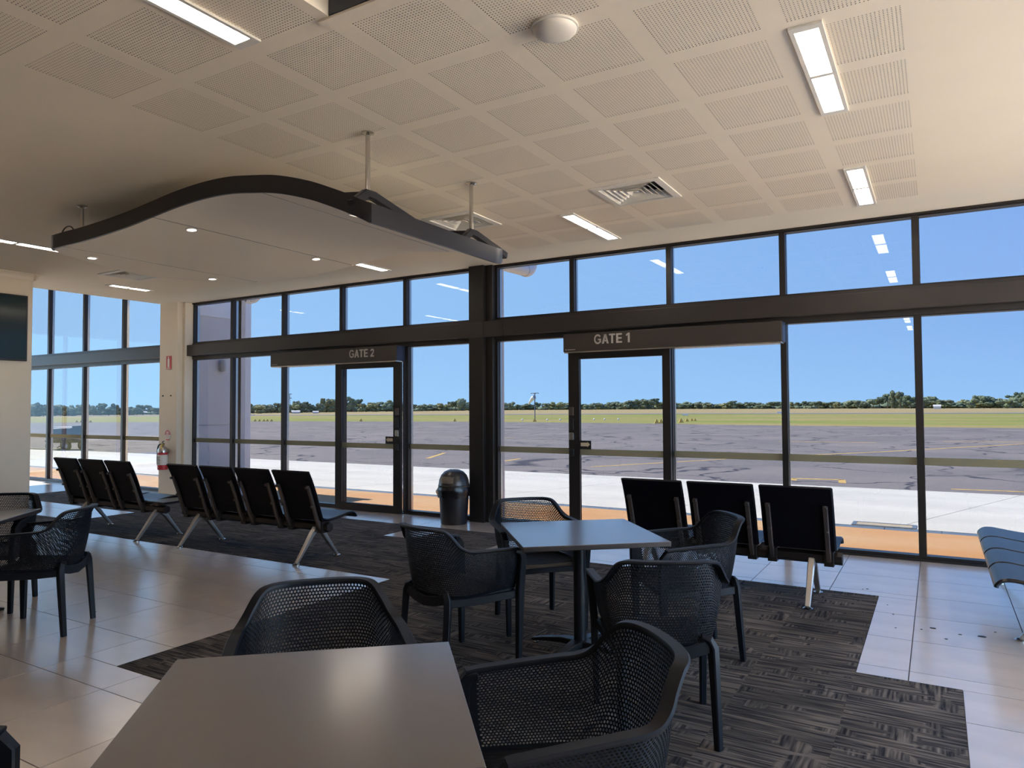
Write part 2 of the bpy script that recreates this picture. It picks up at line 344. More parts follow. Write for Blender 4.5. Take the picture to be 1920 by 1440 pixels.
# ------------------------------------------------------------------ floor: tiles and carpet tiles
def sub(rects, c):
    out = []
    for (x0, x1, y0, y1) in rects:
        a0, a1, b0, b1 = max(x0, c[0]), min(x1, c[1]), max(y0, c[2]), min(y1, c[3])
        if a0 >= a1 or b0 >= b1: out.append((x0, x1, y0, y1)); continue
        if y0 < b0: out.append((x0, x1, y0, b0))
        if b1 < y1: out.append((x0, x1, b1, y1))
        if x0 < a0: out.append((x0, a0, b0, b1))
        if a1 < x1: out.append((a1, x1, b0, b1))
    return [r for r in out if r[1]-r[0] > 0.012 and r[3]-r[2] > 0.012]
CARPET = []
for r in ((-13.9, -4.15, 4.89, 7.25), (-4.15, -0.425, 2.45, 6.347), (-0.425, 0.085, 2.45, 4.48), (-4.5, -4.15, 4.89, 7.25)):
    rs = [r]
    for q in CARPET: rs = sub(rs, q)
    CARPET += rs
for inset in ((-13.9, -10.08, 5.35, 6.2), (-5.65, -5.2, 6.5, 6.95)): CARPET = sub(CARPET, inset)

floor = struct(MB().box(-18.2, XR+0.2, YB-0.2, D+0.13, -0.16, -0.006).build('floor', 'grout'), 'glossy beige tiled floor of the departure hall')
PX, PY, OX, OY = 0.62, 0.61, -0.165, 1.60
tile_mesh = MB().box(-PX/2+0.0028, PX/2-0.0028, -PY/2+0.0028, PY/2-0.0028, -0.008, 0.0).mesh('floor_tile'); tile_mesh.materials.append(M['floor_tile'])
in_view = lambda x, y: y > 0.2 and x > -15.5 and not (y < 1.0 and x < -6)
rest = MB(); nt = 0
ix0, ix1 = int(math.floor((-18.0-OX)/PX)), int(math.ceil((XR-OX)/PX)); iy0, iy1 = int(math.floor((YB-OY)/PY)), int(math.ceil((D-OY)/PY))
for i in range(ix0, ix1):
    for j in range(iy0, iy1):
        x0, y0 = OX+i*PX, OY+j*PY
        full = (x0, x0+PX, y0, y0+PY); cl = (max(x0, -18.1), min(x0+PX, XR), max(y0, YB), min(y0+PY, D+0.1))
        if cl[0] >= cl[1] or cl[2] >= cl[3]: continue
        rs = [cl]
        for c in CARPET: rs = sub(rs, c)
        if not rs: continue
        cx, cy = x0+PX/2, y0+PY/2
        if not (in_view(cx, cy) and cx > -14.6 and cx < 2.4 and nt < 298 and not (cx > 0.4 and cy < 3.0)):
            for r in rs: rest.box(r[0]+0.002, r[1]-0.002, r[2]+0.002, r[3]-0.002, -0.008, 0.0)
            continue
        nt += 1
        if rs == [full]:
            o = link('floor_tile', tile_mesh, None, floor); o.location = (cx, cy, 0)
        else:
            mb = MB()
            for r in rs: mb.box(r[0]+0.0028-cx, r[1]-0.0028-cx, r[2]+0.0028-cy, r[3]-0.0028-cy, -0.008, 0.0)
            o = mb.build('floor_tile', 'floor_tile', floor); o.location = (cx, cy, 0)
o = rest.build('floor_tile_field', 'floor_tile', floor); o['kind'] = 'stuff'

cbm = MB()
for r in CARPET: cbm.box(r[0], r[1], r[2], r[3], -0.006, -0.0005)
carpet = struct(cbm.build('floor_carpet', 'grout'), 'dark brown striped carpet tiles laid flush in the tiled floor')
CT = 0.51
ct_mesh = MB().box(-CT/2, CT/2, -CT/2, CT/2, -0.003, 0.003).mesh('carpet_tile'); ct_mesh.materials.append(M['carpet_pile'])
for i in range(int(-14.4/CT)-1, 2):
    for j in range(3, 17):
        x0, y0 = -0.425+i*CT, 2.45+(j-5)*CT
        rs = []
        for c in CARPET:
            a0, a1, b0, b1 = max(x0, c[0]), min(x0+CT, c[1]), max(y0, c[2]), min(y0+CT, c[3])
            if a1-a0 > 0.004 and b1-b0 > 0.004: rs.append((a0, a1, b0, b1))
        if not rs: continue
        cx, cy = x0+CT/2, y0+CT/2
        if len(rs) == 1 and rs[0][1]-rs[0][0] > CT-1e-4 and rs[0][3]-rs[0][2] > CT-1e-4:
            o = link('carpet_tile', ct_mesh, None, carpet)
        else:
            mb = MB()
            for r in rs: mb.box(r[0]-cx, r[1]-cx, r[2]-cy, r[3]-cy, -0.003, 0.003)
            o = mb.build('carpet_tile', 'carpet_pile', carpet)
        o.location = (cx, cy, 0)

# ------------------------------------------------------------------ ceiling with perforated panels
GP, GW = 0.609, 0.497
cols = [-0.10-GP*k for k in range(7)]           # right edge of each panel column
rows = [3.77+GP*k for k in range(-7, 6)]        # near edge of each panel row
vents = [(-2.535, -1.915, 5.585, 6.205), (-4.375, -3.79, 5.585, 6.205), (-9.95, -9.345, 5.53, 6.12)]
recess = (-2.467, -1.70, 1.55, 2.45)
panel_rects = []
for k, xr_ in enumerate(cols):
    for yr in rows:
        r = (xr_-GW, xr_, yr, yr+GW)
        if any(min(r[1], v[1])-max(r[0], v[0]) > 0.01 and min(r[3], v[3])-max(r[2], v[2]) > 0.01 for v in vents+[recess]): continue
        panel_rects.append(r)
def ring_grid(rect, holes):
    xs = sorted({rect[0], rect[1], *[h[0] for h in holes], *[h[1] for h in holes]}); ys = sorted({rect[2], rect[3], *[h[2] for h in holes], *[h[3] for h in holes]})
    mb = MB(); idx = {}
    def v(x, y):
        if (x, y) not in idx: idx[(x, y)] = len(mb.v); mb.v.append((x, y, H))
        return idx[(x, y)]
    for a, b in zip(xs, xs[1:]):
        if b-a < 1e-6: continue
        for c, d in zip(ys, ys[1:]):
            if d-c < 1e-6: continue
            mx_, my_ = (a+b)/2, (c+d)/2
            if any(h[0] < mx_ < h[1] and h[2] < my_ < h[3] for h in holes): continue
            mb.f.append((v(a, c), v(a, d), v(b, d), v(b, c)))
    return mb
holes = panel_rects + [(v[0]+0.04, v[1]-0.04, v[2]+0.04, v[3]-0.04) for v in vents] + [recess]
cm = ring_grid((XE, XR, YB, D+0.02), holes)
# edge face beside the alcove and the dark space above
cm.quad((XE, YB, H), (XE, D+0.02, H), (XE, D+0.02, HA), (XE, YB, HA)); cm.box(XE, XR+0.2, YB-0.2, YB-0.15, H, H+0.358); cm.box(XR+0.12, XR+0.2, YB-0.15, D+0.12, H, H+0.358)
x0, x1, y0, y1 = recess; zt = H+0.30
cm.quad((x0, y0, H), (x0, y1, H), (x0, y1, zt), (x0, y0, zt)); cm.quad((x1, y1, H), (x1, y0, H), (x1, y0, zt), (x1, y1, zt))
cm.quad((x1, y0, H), (x0, y0, H), (x0, y0, zt), (x1, y0, zt)); cm.quad((x0, y0, zt), (x0, y1, zt), (x1, y1, zt), (x1, y0, zt))
ceiling = struct(cm.build('ceiling', 'ceiling_paint'), 'flat beige plaster ceiling with perforated acoustic panels')
N = 28; pit = GW/N
pm = MB(); pidx = {}
def pv(x, y):
    k = (round(x, 5), round(y, 5))
    if k not in pidx: pidx[k] = len(pm.v); pm.v.append((x, y, 0.0))
    return pidx[k]
hr = pit*0.21
for i in range(N):
    for j in range(N):
        a, c = i*pit, j*pit; cx, cy = a+pit/2, c+pit/2
        co = [pv(a, c), pv(a+pit, c), pv(a+pit, c+pit), pv(a, c+pit)]
        n0 = len(pm.v)
        for t in range(8):
            an = math.pi*(t/4.0)-math.pi*0.75; pm.v.append((cx+hr*math.cos(an), cy+hr*math.sin(an), 0.0))
        for t in range(4):
            q, q2 = co[t], co[(t+1) % 4]; h0, h1, h2 = n0+2*t, n0+2*t+1, n0+(2*t+2) % 8
            pm.f.append((q2, q, h0, h1)); pm.f.append((q2, h1, h2))
n0 = len(pm.v); pm.v += [(0, 0, 0.02), (GW, 0, 0.02), (GW, GW, 0.02), (0, GW, 0.02)]
pmesh = pm.mesh('acoustic_panel'); pmesh.materials.append(M['ceiling_paint'])
back_mesh = MB(); back_mesh.quad((0, 0, 0), (0, GW, 0), (GW, GW, 0), (GW, 0, 0)); back_mesh = back_mesh.mesh('panel_backing'); back_mesh.materials.append(M['panel_back'])
for r in panel_rects:
    o = link('acoustic_panel', pmesh, None, ceiling); o.location = (r[0], r[2], H)
    b = link('panel_backing', back_mesh, None, o); b.location = (0, 0, 0.016)
box('recess_panel', (x0+0.002, x1-0.002, y1-0.004, y1+0.03, H+0.002, zt), 'recess_blue', ceiling)
box('recess_rim', (x0-0.07, x1+0.07, y1, y1+0.06, H-0.012, H), 'ceiling_paint', ceiling)
struct(MB().box(-18.4, XE+0.03, YB-0.3, D+0.6, HA+0.02, HA+0.2).box(XE+0.03, XR+0.25, YB-0.25, D+0.3, H+0.36, H+0.46).build('roof', 'plenum'), 'roof slab above the hall')
struct(MB().box(XE, XR+0.2, D+0.125, D+0.3, H+0.06, H+0.358).build('wall_fascia', 'white_trim'), 'pale fascia above the windows')
struct(box('ceiling_alcove', (-18.4, XE, 3.4, D+0.1, HA, HA+0.015), 'ceiling_paint'), 'higher ceiling over the window alcove')

# ------------------------------------------------------------------ solid walls
struct(box('wall_left', (XE, XL, YB, 5.10, 0, H), 'wall_paint'), 'beige wall carrying the television')
struct(MB().box(XE, XE+0.02, YB, 5.1, H, HA).build('wall_upper', 'wall_paint'))
struct(box('wall_alcove', (-18.4, XE, 3.2, 3.4, 0, HA), 'wall_paint'))
wf = MB().box(-18.4, -18.1, 3.4, 4.0, 0, HA).box(-18.4, -18.1, 4.0, D+0.12, 3.3, HA).box(-18.4, -18.1, 4.0, D+0.12, 0, 0.06)
for k in range(0, 4): wf.box(-18.3, -18.2, 4.0+k*1.34-0.03, 4.0+k*1.34+0.03, 0.06, 3.3)
wf = struct(wf.build('wall_far', 'wall_paint'), 'end of the window alcove with unseen glazing added for daylight')
MB().box(-18.26, -18.25, 4.0, D+0.1, 0.06, 3.3).build('pane', 'alcove_added_glass', wf)
struct(box('wall_back', (XE, XR+0.2, YB-0.2, YB, 0, H), 'wall_dark'), 'back wall of the hall')
wr = MB().box(XR, XR+0.2, D-0.15, D+0.12, 0, H).box(XR, XR+0.2, YB, 1.0, 0, H).box(XR, XR+0.2, 1.0, D-0.15, 3.30, H).box(XR, XR+0.2, 1.0, D-0.15, 0, 0.06)
for k in range(0, 6): wr.box(XR+0.05, XR+0.15, 1.0+k*1.36-0.03, 1.0+k*1.36+0.03, 0.06, 3.30)
wr = struct(wr.build('wall_right', 'wall_dark'), 'end wall of the hall with unseen glazing added to brighten it')
MB().box(XR+0.09, XR+0.1, 1.0, D-0.15, 0.06, 3.30).build('pane', 'added_glass', wr)
cv = MB()   # coved cornice on top of the television wall
prof = [(0, -0.09), (0.012, -0.075), (0.03, -0.04), (0.06, -0.018), (0.085, -0.006), (0.085, 0)]
cv.rings([[(XL+d, y, H+z) for d, z in prof]+[(XL, y, H)] for y in (YB, 5.10)])
cv.rings([[(x, 5.10+d, H+z) for d, z in prof]+[(x, 5.10, H)] for x in (XL+0.085, XE+0.03)])
struct(cv.build('trim_1', 'ceiling_paint'), 'coved cornice along the top of the television wall')

# painted column between the two glazed walls
col = MB().box(-11.89, -11.39, 7.72, D+0.12, 0, H+0.3).box(-11.39, -11.32, 7.82, D+0.10, 0, H)
struct(col.build('wall_column', 'wall_paint', bevel=0.006), 'beige painted column with fire extinguisher on it')
hk = MB()
for x in (-11.776, -11.546): hk.tube([(x, 7.72, 1.74), (x, 7.705, 1.74)], 0.012, 8)
hk.build('screw_head', 'vent_inner', bpy.data.objects['wall_column'])

# ------------------------------------------------------------------ glazing
wcount = [0]
def window(x0, x1, z0, z1, label, film=True, fw_=0.030, bottom=0.05, y0=None):
    wcount[0] += 1; y0 = D if y0 is None else y0
    f = MB()
    f.box(x0, x0+fw_, y0, y0+0.11, z0, z1); f.box(x1-fw_, x1, y0, y0+0.11, z0, z1)
    f.box(x0+fw_, x1-fw_, y0, y0+0.11, z0, z0+bottom); f.box(x0+fw_, x1-fw_, y0, y0+0.11, z1-0.03, z1)
    w = struct(f.build('window_%d' % wcount[0], 'frame_dark'), label)
    g = MB().box(x0+fw_-0.004, x1-fw_+0.004, y0+0.055, y0+0.063, z0+bottom-0.004, z1-0.026).build('pane', 'window_glass', w)
    if film: MB().box(x0+fw_, x1-fw_, y0+0.050, y0+0.0535, 0.918, 0.992).build('safety_band', 'safety_film', w)
    # pale steel strip standing in for the daylit sides of the mullions
    MB().box(x1-fw_-0.004, x1-fw_, y0+0.066, y0+0.11, z0+bottom, z1-0.03).box(x0+fw_, x0+fw_+0.004, y0+0.066, y0+0.11, z0+bottom, z1-0.03).build('lit_side_strip', 'steel', w)
    return w
ZB, ZT = 2.40, 2.655
low = [(-11.32, -10.28), (-10.28, -9.03), (-9.03, -7.80), (-6.49, -5.33), (-4.99, -3.87), (-2.63, -1.385), (-1.385, -0.145), (-0.145, 1.10), (1.10, 2.36), (2.36, 3.62)]
for i, (a, b) in enumerate(low):
    window(a, b, 0, ZB, 'tall lower window bay with a safety band, bay %d from the column' % (i+1))
upw = [(-11.32, -10.28), (-10.28, -9.03), (-9.03, -7.76), (-7.76, -6.52), (-6.52, -5.33), (-4.99, -3.87), (-3.87, -2.63), (-2.63, -1.385), (-1.385, -0.145), (-0.145, 1.10), (1.10, 2.36), (2.36, 3.62)]
for i, (a, b) in enumerate(upw):
    window(a, b, ZT, H-0.005, 'clerestory window bay %d from the beige column' % (i+1), film=False, bottom=0.03)
alc = [(-18.1, -17.55), (-17.55, -16.19), (-16.19, -14.84), (-14.84, -13.47), (-13.47, -11.89)]
for i, (a, b) in enumerate(alc):
    window(a, b, 0, ZB, 'lower window bay %d of the alcove glazing' % (i+1))
    window(a, b, ZT, HA-0.01, 'tall upper window bay %d of the alcove glazing' % (i+1), film=False, bottom=0.03)
tr = MB().box(-11.36, XR, D-0.12, D+0.02, 2.435, 2.625).box(-11.36, XR, D-0.012, D+0.11, ZB-0.02, 2.44).box(-11.36, XR, D-0.012, D+0.11, 2.62, ZT+0.012)
struct(tr.build('trim_2', 'beam_dark', bevel=0.004), 'dark metal transom beam along the window wall')
struct(MB().box(-5.5, -4.8, D-0.128, D-0.118, 2.425, 2.632).build('trim_3', 'beam_dark'), 'cover plate joining the transom beam at the post')
tr = MB().box(-18.1, -11.89, D-0.12, D+0.02, 2.435, 2.625).box(-18.1, -11.89, D-0.012, D+0.11, ZB-0.02, 2.44).box(-18.1, -11.89, D-0.012, D+0.11, 2.62, ZT+0.012)
struct(tr.build('trim_4', 'beam_dark', bevel=0.004), 'dark metal transom beam of the alcove glazing')
post = MB().box(-5.33, -5.10, D-0.125, D+0.12, 0, H).box(-5.10, -4.99, D-0.07, D+0.12, 0, H).box(-5.112, -5.098, D-0.13, D-0.12, 0, H)
struct(post.build('trim_5', 'frame_dark', bevel=0.004), 'broad dark metal post between the two gates')
struct(box('trim_6', (-11.3, XR, D-0.03, D+0.115, -0.005, 0.02), 'frame_dark'), 'dark sill at the foot of the windows')
struct(box('trim_7', (-11.32, XR, D-0.02, D+0.06, H-0.022, H+0.01), 'frame_dark'), 'thin dark head channel under the ceiling')
# jambs beside the gates
struct(MB().box(-7.80, -7.74, D, D+0.11, 0, ZB).box(-6.56, -6.49, D, D+0.11, 0, ZB).build('trim_8', 'frame_dark'), 'dark jambs of the second gate')
struct(MB().box(-3.87, -3.81, D, D+0.11, 0, ZB).box(-2.69, -2.63, D, D+0.11, 0, ZB).build('trim_9', 'frame_dark'), 'dark jambs of the first gate')

def gate_door(n, x0, x1, wl_, wr_, label, gadget_side, arrow_x, arrow_dir):
    ya, yb = D-0.085, D-0.035
    f = MB().box(x0, x0+wl_, ya, yb, 0.012, 2.17).box(x1-wr_, x1, ya, yb, 0.012, 2.17).box(x0+wl_, x1-wr_, ya, yb, 2.085, 2.17).box(x0+wl_, x1-wr_, ya, yb, 0.012, 0.11)
    d = struct(f.build('door_%d' % n, 'frame_dark', bevel=0.003), label)
    MB().box(x0+wl_-0.004, x1-wr_+0.004, ya+0.021, ya+0.029, 0.106, 2.089).build('pane', 'window_glass', d)
    MB().box(x0+wl_, x1-wr_, ya+0.016, ya+0.0195, 0.918, 0.992).build('safety_band', 'safety_film', d)
    gx = x0+0.02 if gadget_side < 0 else x1-0.075
    for (za, zb_, m_) in ((1.40, 1.50, 'bracket_metal'), (1.22, 1.36, 'black_rubber'), (1.10, 1.19, 'steel'), (0.90, 0.99, 'black_rubber')):
        box('lock_case', (gx, gx+0.055, ya-0.03, ya, za, zb_), m_, d, bevel=0.004)
    s = box('arrow_sticker', (arrow_x, arrow_x+0.15, ya+0.006, ya+0.012, 0.99, 1.094), 'black_rubber', d)
    ax = MB(); cx = arrow_x+0.075; s_ = arrow_dir; y = ya+0.004
    pts = [(-0.06, -0.022), (0.028, -0.022), (0.028, -0.032), (0.062, 0), (0.028, 0.032), (0.028, 0.022), (-0.06, 0.022)]
    ring = [(cx+s_*px_, 1.048+pz_) for px_, pz_ in pts]
    ax.rings([[(x, y, z) for x, z in ring], [(x, y+0.002, z) for x, z in ring]]); ax.build('arrow', 'arrow_cream', s)
    return d
gate_door(1, -3.885, -2.60, 0.145, 0.09, 'glazed sliding door with a right-pointing arrow under GATE 1', -1, -3.74, 1)
gate_door(2, -7.79, -6.53, 0.125, 0.13, 'glazed sliding door with a left-pointing arrow under GATE 2', 1, -6.81, -1)

def arc(cx, cz, ro, ri, a0, a1, sq=1.0, n=14):
    out = []
    for k in range(n):
        t0, t1 = (math.radians(a0+(a1-a0)*q/n) for q in (k, k+1))
        out.append([(cx+ri*sq*math.cos(t0), cz+ri*math.sin(t0)), (cx+ro*sq*math.cos(t0), cz+ro*math.sin(t0)), (cx+ro*sq*math.cos(t1), cz+ro*math.sin(t1)), (cx+ri*sq*math.cos(t1), cz+ri*math.sin(t1))])
    return out
GLYPH = {'T': [[(0, 0.83), (0.62, 0.83), (0.62, 1), (0, 1)], [(0.215, 0), (0.405, 0), (0.405, 0.83), (0.215, 0.83)]],
         'E': [[(0.04, 0), (0.23, 0), (0.23, 1), (0.04, 1)], [(0.23, 0), (0.62, 0), (0.62, 0.17), (0.23, 0.17)], [(0.23, 0.42), (0.58, 0.42), (0.58, 0.58), (0.23, 0.58)], [(0.23, 0.83), (0.61, 0.83), (0.61, 1), (0.23, 1)]],
         'A': [[(0, 0), (0.2, 0), (0.43, 1), (0.26, 1)], [(0.5, 0), (0.7, 0), (0.44, 1), (0.27, 1)], [(0.16, 0.22), (0.54, 0.22), (0.50, 0.38), (0.20, 0.38)]],
         '1': [[(0.20, 0), (0.39, 0), (0.39, 1), (0.20, 1)], [(0.02, 0.66), (0.20, 0.76), (0.28, 1), (0.20, 0.98), (0.02, 0.83)]],
         '2': [[(0.02, 0), (0.54, 0), (0.54, 0.17), (0.02, 0.17)], [(0.02, 0.17), (0.27, 0.17), (0.52, 0.56), (0.36, 0.58)]]+arc(0.28, 0.71, 0.29, 0.12, -25, 180, 0.88),
         'G': arc(0.37, 0.5, 0.52, 0.34, 35, 330, 0.72, 22)+[[(0.40, 0.38), (0.72, 0.38), (0.72, 0.54), (0.40, 0.54)], [(0.56, 0.14), (0.72, 0.14), (0.72, 0.40), (0.56, 0.40)]]}
def gate_sign(text, x0, x1, tx0, tx1, tz, th, label):
    ya, yb = D-0.20, D-0.015
    s = box('gate_sign', (x0, x1, ya, yb, 2.17, 2.385), 'sign_face', bevel=0.004)
    tag(s, label, 'sign')
    lip = box('lower_lip', (x0+0.01, x1-0.01, ya+0.002, yb, 2.155, 2.1695), 'steel', s)
    box('end_cap', (x1+0.0005, x1+0.004, ya+0.01, yb, 2.175, 2.38), 'cart_blue', s)
    n_ch = [c for c in text]; adv = {'G': 0.80, 'A': 0.74, 'T': 0.68, 'E': 0.70, ' ': 0.30, '1': 0.56, '2': 0.58}
    tot = sum(adv[c] for c in n_ch)-0.06; sx_ = (tx1-tx0)/tot; pen = tx0
    for c in n_ch:
        if c != ' ':
            mb = MB()
            for poly in GLYPH[c]:
                ring = [(pen+px_*sx_, tz+pz_*th) for px_, pz_ in poly]
                mb.rings([[(x, ya-0.003, z) for x, z in ring], [(x, ya-0.0004, z) for x, z in ring]])
            mb.build('letter', 'sign_letter', s)
        pen += adv[c]*sx_
    b = MB().box(x0+0.03, x0+0.045, ya-0.0025, ya-0.0005, 2.187, 2.201); b.box(x0+0.055, x0+0.16, ya-0.0025, ya-0.0005, 2.190, 2.198)
    b.build('maker_plate', 'sign_letter', s)
gate_sign('GATE 1', -3.892, -1.363, -3.482, -3.02, 2.247, 0.112, 'dark box sign lettered GATE 1 over the first gate, right of the dark post')
gate_sign('GATE 2', -9.08, -6.508, -7.395, -6.922, 2.240, 0.115, 'dark box sign lettered GATE 2 over the second gate, behind the four-seat bench')

# ------------------------------------------------------------------ ceiling fixtures
def ceiling_light(x, y0, y1, label, w=0.158, shown=True):
    L = y1-y0; cy = (y0+y1)/2
    t = empty('ceiling_light', (x, cy, H)); tag(t, label, 'ceiling light', 'recessed strip lights in the ceiling')
    h = L/2; b = 0.022; f = MB(); z0, z1 = -0.012, -0.0005
    for q in ((-w/2, w/2, -h, -h+0.05), (-w/2, w/2, h-0.05, h), (-w/2, -w/2+b, -h+0.05, h-0.05), (w/2-b, w/2, -h+0.05, h-0.05), (-w/2+b, w/2-b, -0.018, 0.018)): f.box(q[0], q[1], q[2], q[3], z0, z1)
    f.build('frame', 'white_metal', t)
    for a, c in ((-h+0.05, -0.018), (0.018, h-0.05)):
        MB().box(-w/2+b, w/2-b, a, c, -0.007, -0.0015).build('diffuser', 'lamp_diffuser', t)
    return t
ceiling_light(-0.52, 3.715, 4.945, 'large strip light near the ceiling panels at the upper right')
ceiling_light(-0.52, 6.17, 7.39, 'strip light in the plain ceiling just above the rightmost clerestory')
ceiling_light(-3.06, 6.195, 7.42, 'strip light beside the square vent above GATE 1')
ceiling_light(-3.00, 1.22, 2.43, 'bright strip light running off the top edge near the ceiling recess')
ceiling_light(-6.42, 6.25, 7.48, 'strip light peeping out below the wavy canopy')
ceiling_light(-8.85, 3.40, 4.62, 'strip light at the far left behind the canopy tip')
ceiling_light(-10.66, 6.08, 6.76, 'short strip light below the vent near the beige column')
for k, (x, y) in enumerate([(2.0, 1.83), (2.0, 4.33), (2.0, 6.78), (-0.52, 0.6), (2.0, -0.62), (-0.52, -1.85), (2.0, -3.1), (-0.52, -3.7)]):  # unseen fixtures added to brighten the hall
    ceiling_light(x, y-0.61, y+0.61, 'unseen strip light added in the ceiling to brighten the hall')

def ceiling_vent(r, label):
    x0, x1, y0, y1 = r; cx, cy, s = (x0+x1)/2, (y0+y1)/2, (x1-x0)/2
    t = empty('ceiling_vent', (cx, cy, H)); tag(t, label, 'air vent', 'square ceiling air diffusers')
    def ring(r0, z0, r1, z1, th):
        mb = MB(); sq = lambda r, z: [(-r, -r, z), (r, -r, z), (r, r, z), (-r, r, z)]
        a, b, c, d = sq(r0, z0), sq(r1, z1), sq(r1, z1+th), sq(r0, z0+th)
        for k in range(4):
            k2 = (k+1) % 4
            mb.quad(a[k], a[k2], b[k2], b[k]); mb.quad(d[k2], d[k], c[k], c[k2]); mb.quad(b[k], b[k2], c[k2], c[k]); mb.quad(a[k2], a[k], d[k], d[k2])
        return mb
    ring(s, -0.010, s-0.058, -0.014, 0.0095).build('frame', 'white_metal', t)
    for k in range(5):
        ro = s-0.062-k*0.046
        ring(ro, -0.006, ro-0.042, 0.045, 0.004).build('louvre', 'white_metal', t)
    q = s-0.062-5*0.046
    MB().box(-q, q, -q, q, 0.0, 0.01).build('centre_plate', 'white_metal', t)
    bx_ = MB(); a = s-0.045; bx_.box(-a, a, -a, a, 0.09, 0.10)
    for q in ((-a, -a+0.004, -a, a), (a-0.004, a, -a, a), (-a, a, -a, -a+0.004), (-a, a, a-0.004, a)): bx_.box(q[0], q[1], q[2], q[3], 0.002, 0.09)
    bx_.build('plenum_box', 'vent_inner', t)
ceiling_vent(vents[0], 'square louvred air vent to the right of the hanging rod')
ceiling_vent(vents[1], 'square louvred air vent behind the hanging rod of the canopy')
ceiling_vent(vents[2], 'square louvred air vent at the left below the canopy')

dm = empty('ceiling_dome', (-1.584, 3.098, H)); tag(dm, 'white round dome fitting on the perforated ceiling', 'ceiling dome')
MB().lathe([(0.118, -0.0005), (0.118, -0.012), (0.112, -0.014)], 36).build('base_ring', 'white_metal', dm, smooth=True)
MB().lathe([(0.110, -0.0135), (0.108, -0.022), (0.095, -0.036), (0.07, -0.047), (0.04, -0.053), (0.001, -0.055)], 36).build('cover', 'dome_white', dm, smooth=True)

# ------------------------------------------------------------------ hanging wavy canopy
def interp(tab, x):
    if x <= tab[0][0]: return tab[0][1]
    for (a, fa), (b, fb) in zip(tab, tab[1:]):
        if x <= b: t = (x-a)/(b-a); return fa+(fb-fa)*t
    return tab[-1][1]
def smooth_tab(tab, n=8):
    """catmull-rom refinement so that the wave has no kinks"""
    out = []
    for i in range(len(tab)-1):
        p0, p1, p2, p3 = tab[max(i-1, 0)], tab[i], tab[i+1], tab[min(i+2, len(tab)-1)]
        for k in range(n):
            t = k/n; x = p1[0]+(p2[0]-p1[0])*t
            m1 = (p2[1]-p0[1])/(p2[0]-p0[0])*(p2[0]-p1[0]); m2 = (p3[1]-p1[1])/(p3[0]-p1[0])*(p2[0]-p1[0])
            out.append((x, (2*t**3-3*t*t+1)*p1[1]+(t**3-2*t*t+t)*m1+(-2*t**3+3*t*t)*p2[1]+(t**3-t*t)*m2))
    return out+[tab[-1]]
ZB_TAB = smooth_tab([(-7.43, 2.965), (-7.23, 2.99), (-6.855, 3.005), (-6.57, 3.008), (-6.17, 3.025), (-5.85, 3.047), (-5.55, 3.078), (-5.2, 3.114), (-4.86, 3.131), (-4.55, 3.122), (-4.31, 3.092), (-4.02, 3.043), (-3.7, 2.95), (-3.5, 2.872), (-3.3, 2.786), (-3.15, 2.712)])
YN_TAB = [(-7.43, 4.60), (-7.38, 4.30), (-7.31, 4.02), (-7.22, 3.76), (-7.14, 3.58), (-7.06, 3.50), (-3.15, 3.50)]
YF_TAB = smooth_tab([(-7.43, 4.62), (-7.37, 5.02), (-7.25, 5.37), (-7.08, 5.6), (-6.87, 5.74), (-6.2, 5.82), (-5.5, 5.86), (-4.6, 5.88), (-4.2, 5.86), (-3.75, 5.76), (-3.45, 5.55), (-3.22, 5.24), (-3.15, 5.02)], 5)
zb = lambda x: interp(ZB_TAB, x); yn = lambda x: interp(YN_TAB, x); yf = lambda x: interp(YF_TAB, x)
can = empty('hanging_canopy', (-5.3, 4.6, 3.0)); tag(can, 'wavy cream ceiling canopy with dark edge band hung on steel rods', 'canopy')
can_off = Vector((5.3, -4.6, -3.0))
def cpt(x, y, z): return (x+5.3, y-4.6, z-3.0)
joints = [-7.43, -6.90, -5.52, -4.20, -3.15]
for a, b in zip(joints, joints[1:]):
    a2, b2 = a+(0.007 if a > -7.4 else 0), b-(0.007 if b < -3.2 else 0)
    n = max(6, int((b-a)/0.06)); mb = MB(); K = 6
    bot, top = [], []
    for i in range(n+1):
        x = a2+(b2-a2)*i/n; ya, yb = yn(x)+0.008, yf(x)+0.012
        bot.append([cpt(x, ya+(yb-ya)*k/K, zb(x)) for k in range(K+1)]); top.append([cpt(x, ya+(yb-ya)*k/K, zb(x)+0.02) for k in range(K+1)])
    rings = [bt+tp[::-1] for bt, tp in zip(bot, top)]
    mb.rings(rings)
    mb.build('soffit_panel', 'canopy_soffit', can, smooth=True)
for x in joints[1:-1]:
    MB().bar([cpt(x, yn(x)+0.02, zb(x)+0.0065), cpt(x, yf(x)-0.02, zb(x)+0.0065)], 0.0138, 0.012).build('joint_strip', 'canopy_fascia', can)
xs = [-7.43+(4.28)*i/90 for i in range(91)]
outline = [(x, yn(x)) for x in xs] + [(x, yf(x)) for x in reversed(xs)]
oc = Vector((-5.3, 4.6))
fz = 0.125
ringsf = []
clean = []
for q in outline:
    if not clean or (Vector(q)-Vector(clean[-1])).length > 0.012: clean.append(q)
if (Vector(clean[0])-Vector(clean[-1])).length < 0.012: clean.pop()
Nn = len(clean)
for i, q in enumerate(clean):
    d = (Vector(clean[(i+1) % Nn])-Vector(clean[i-1])).normalized(); nrm = Vector((d.y, -d.x))
    qi = Vector(q); qo = qi+nrm*0.014; z = zb(q[0])
    lo_ = -0.004 if (q[1] < 3.56 or q[0] > -3.2) else 0.021
    ringsf.append([cpt(qo.x, qo.y, z+lo_), cpt(qo.x, qo.y, z+fz), cpt(qi.x-nrm.x*0.006, qi.y-nrm.y*0.006, z+fz), cpt(qi.x-nrm.x*0.006, qi.y-nrm.y*0.006, z+lo_)])
ringsf.append(ringsf[0])
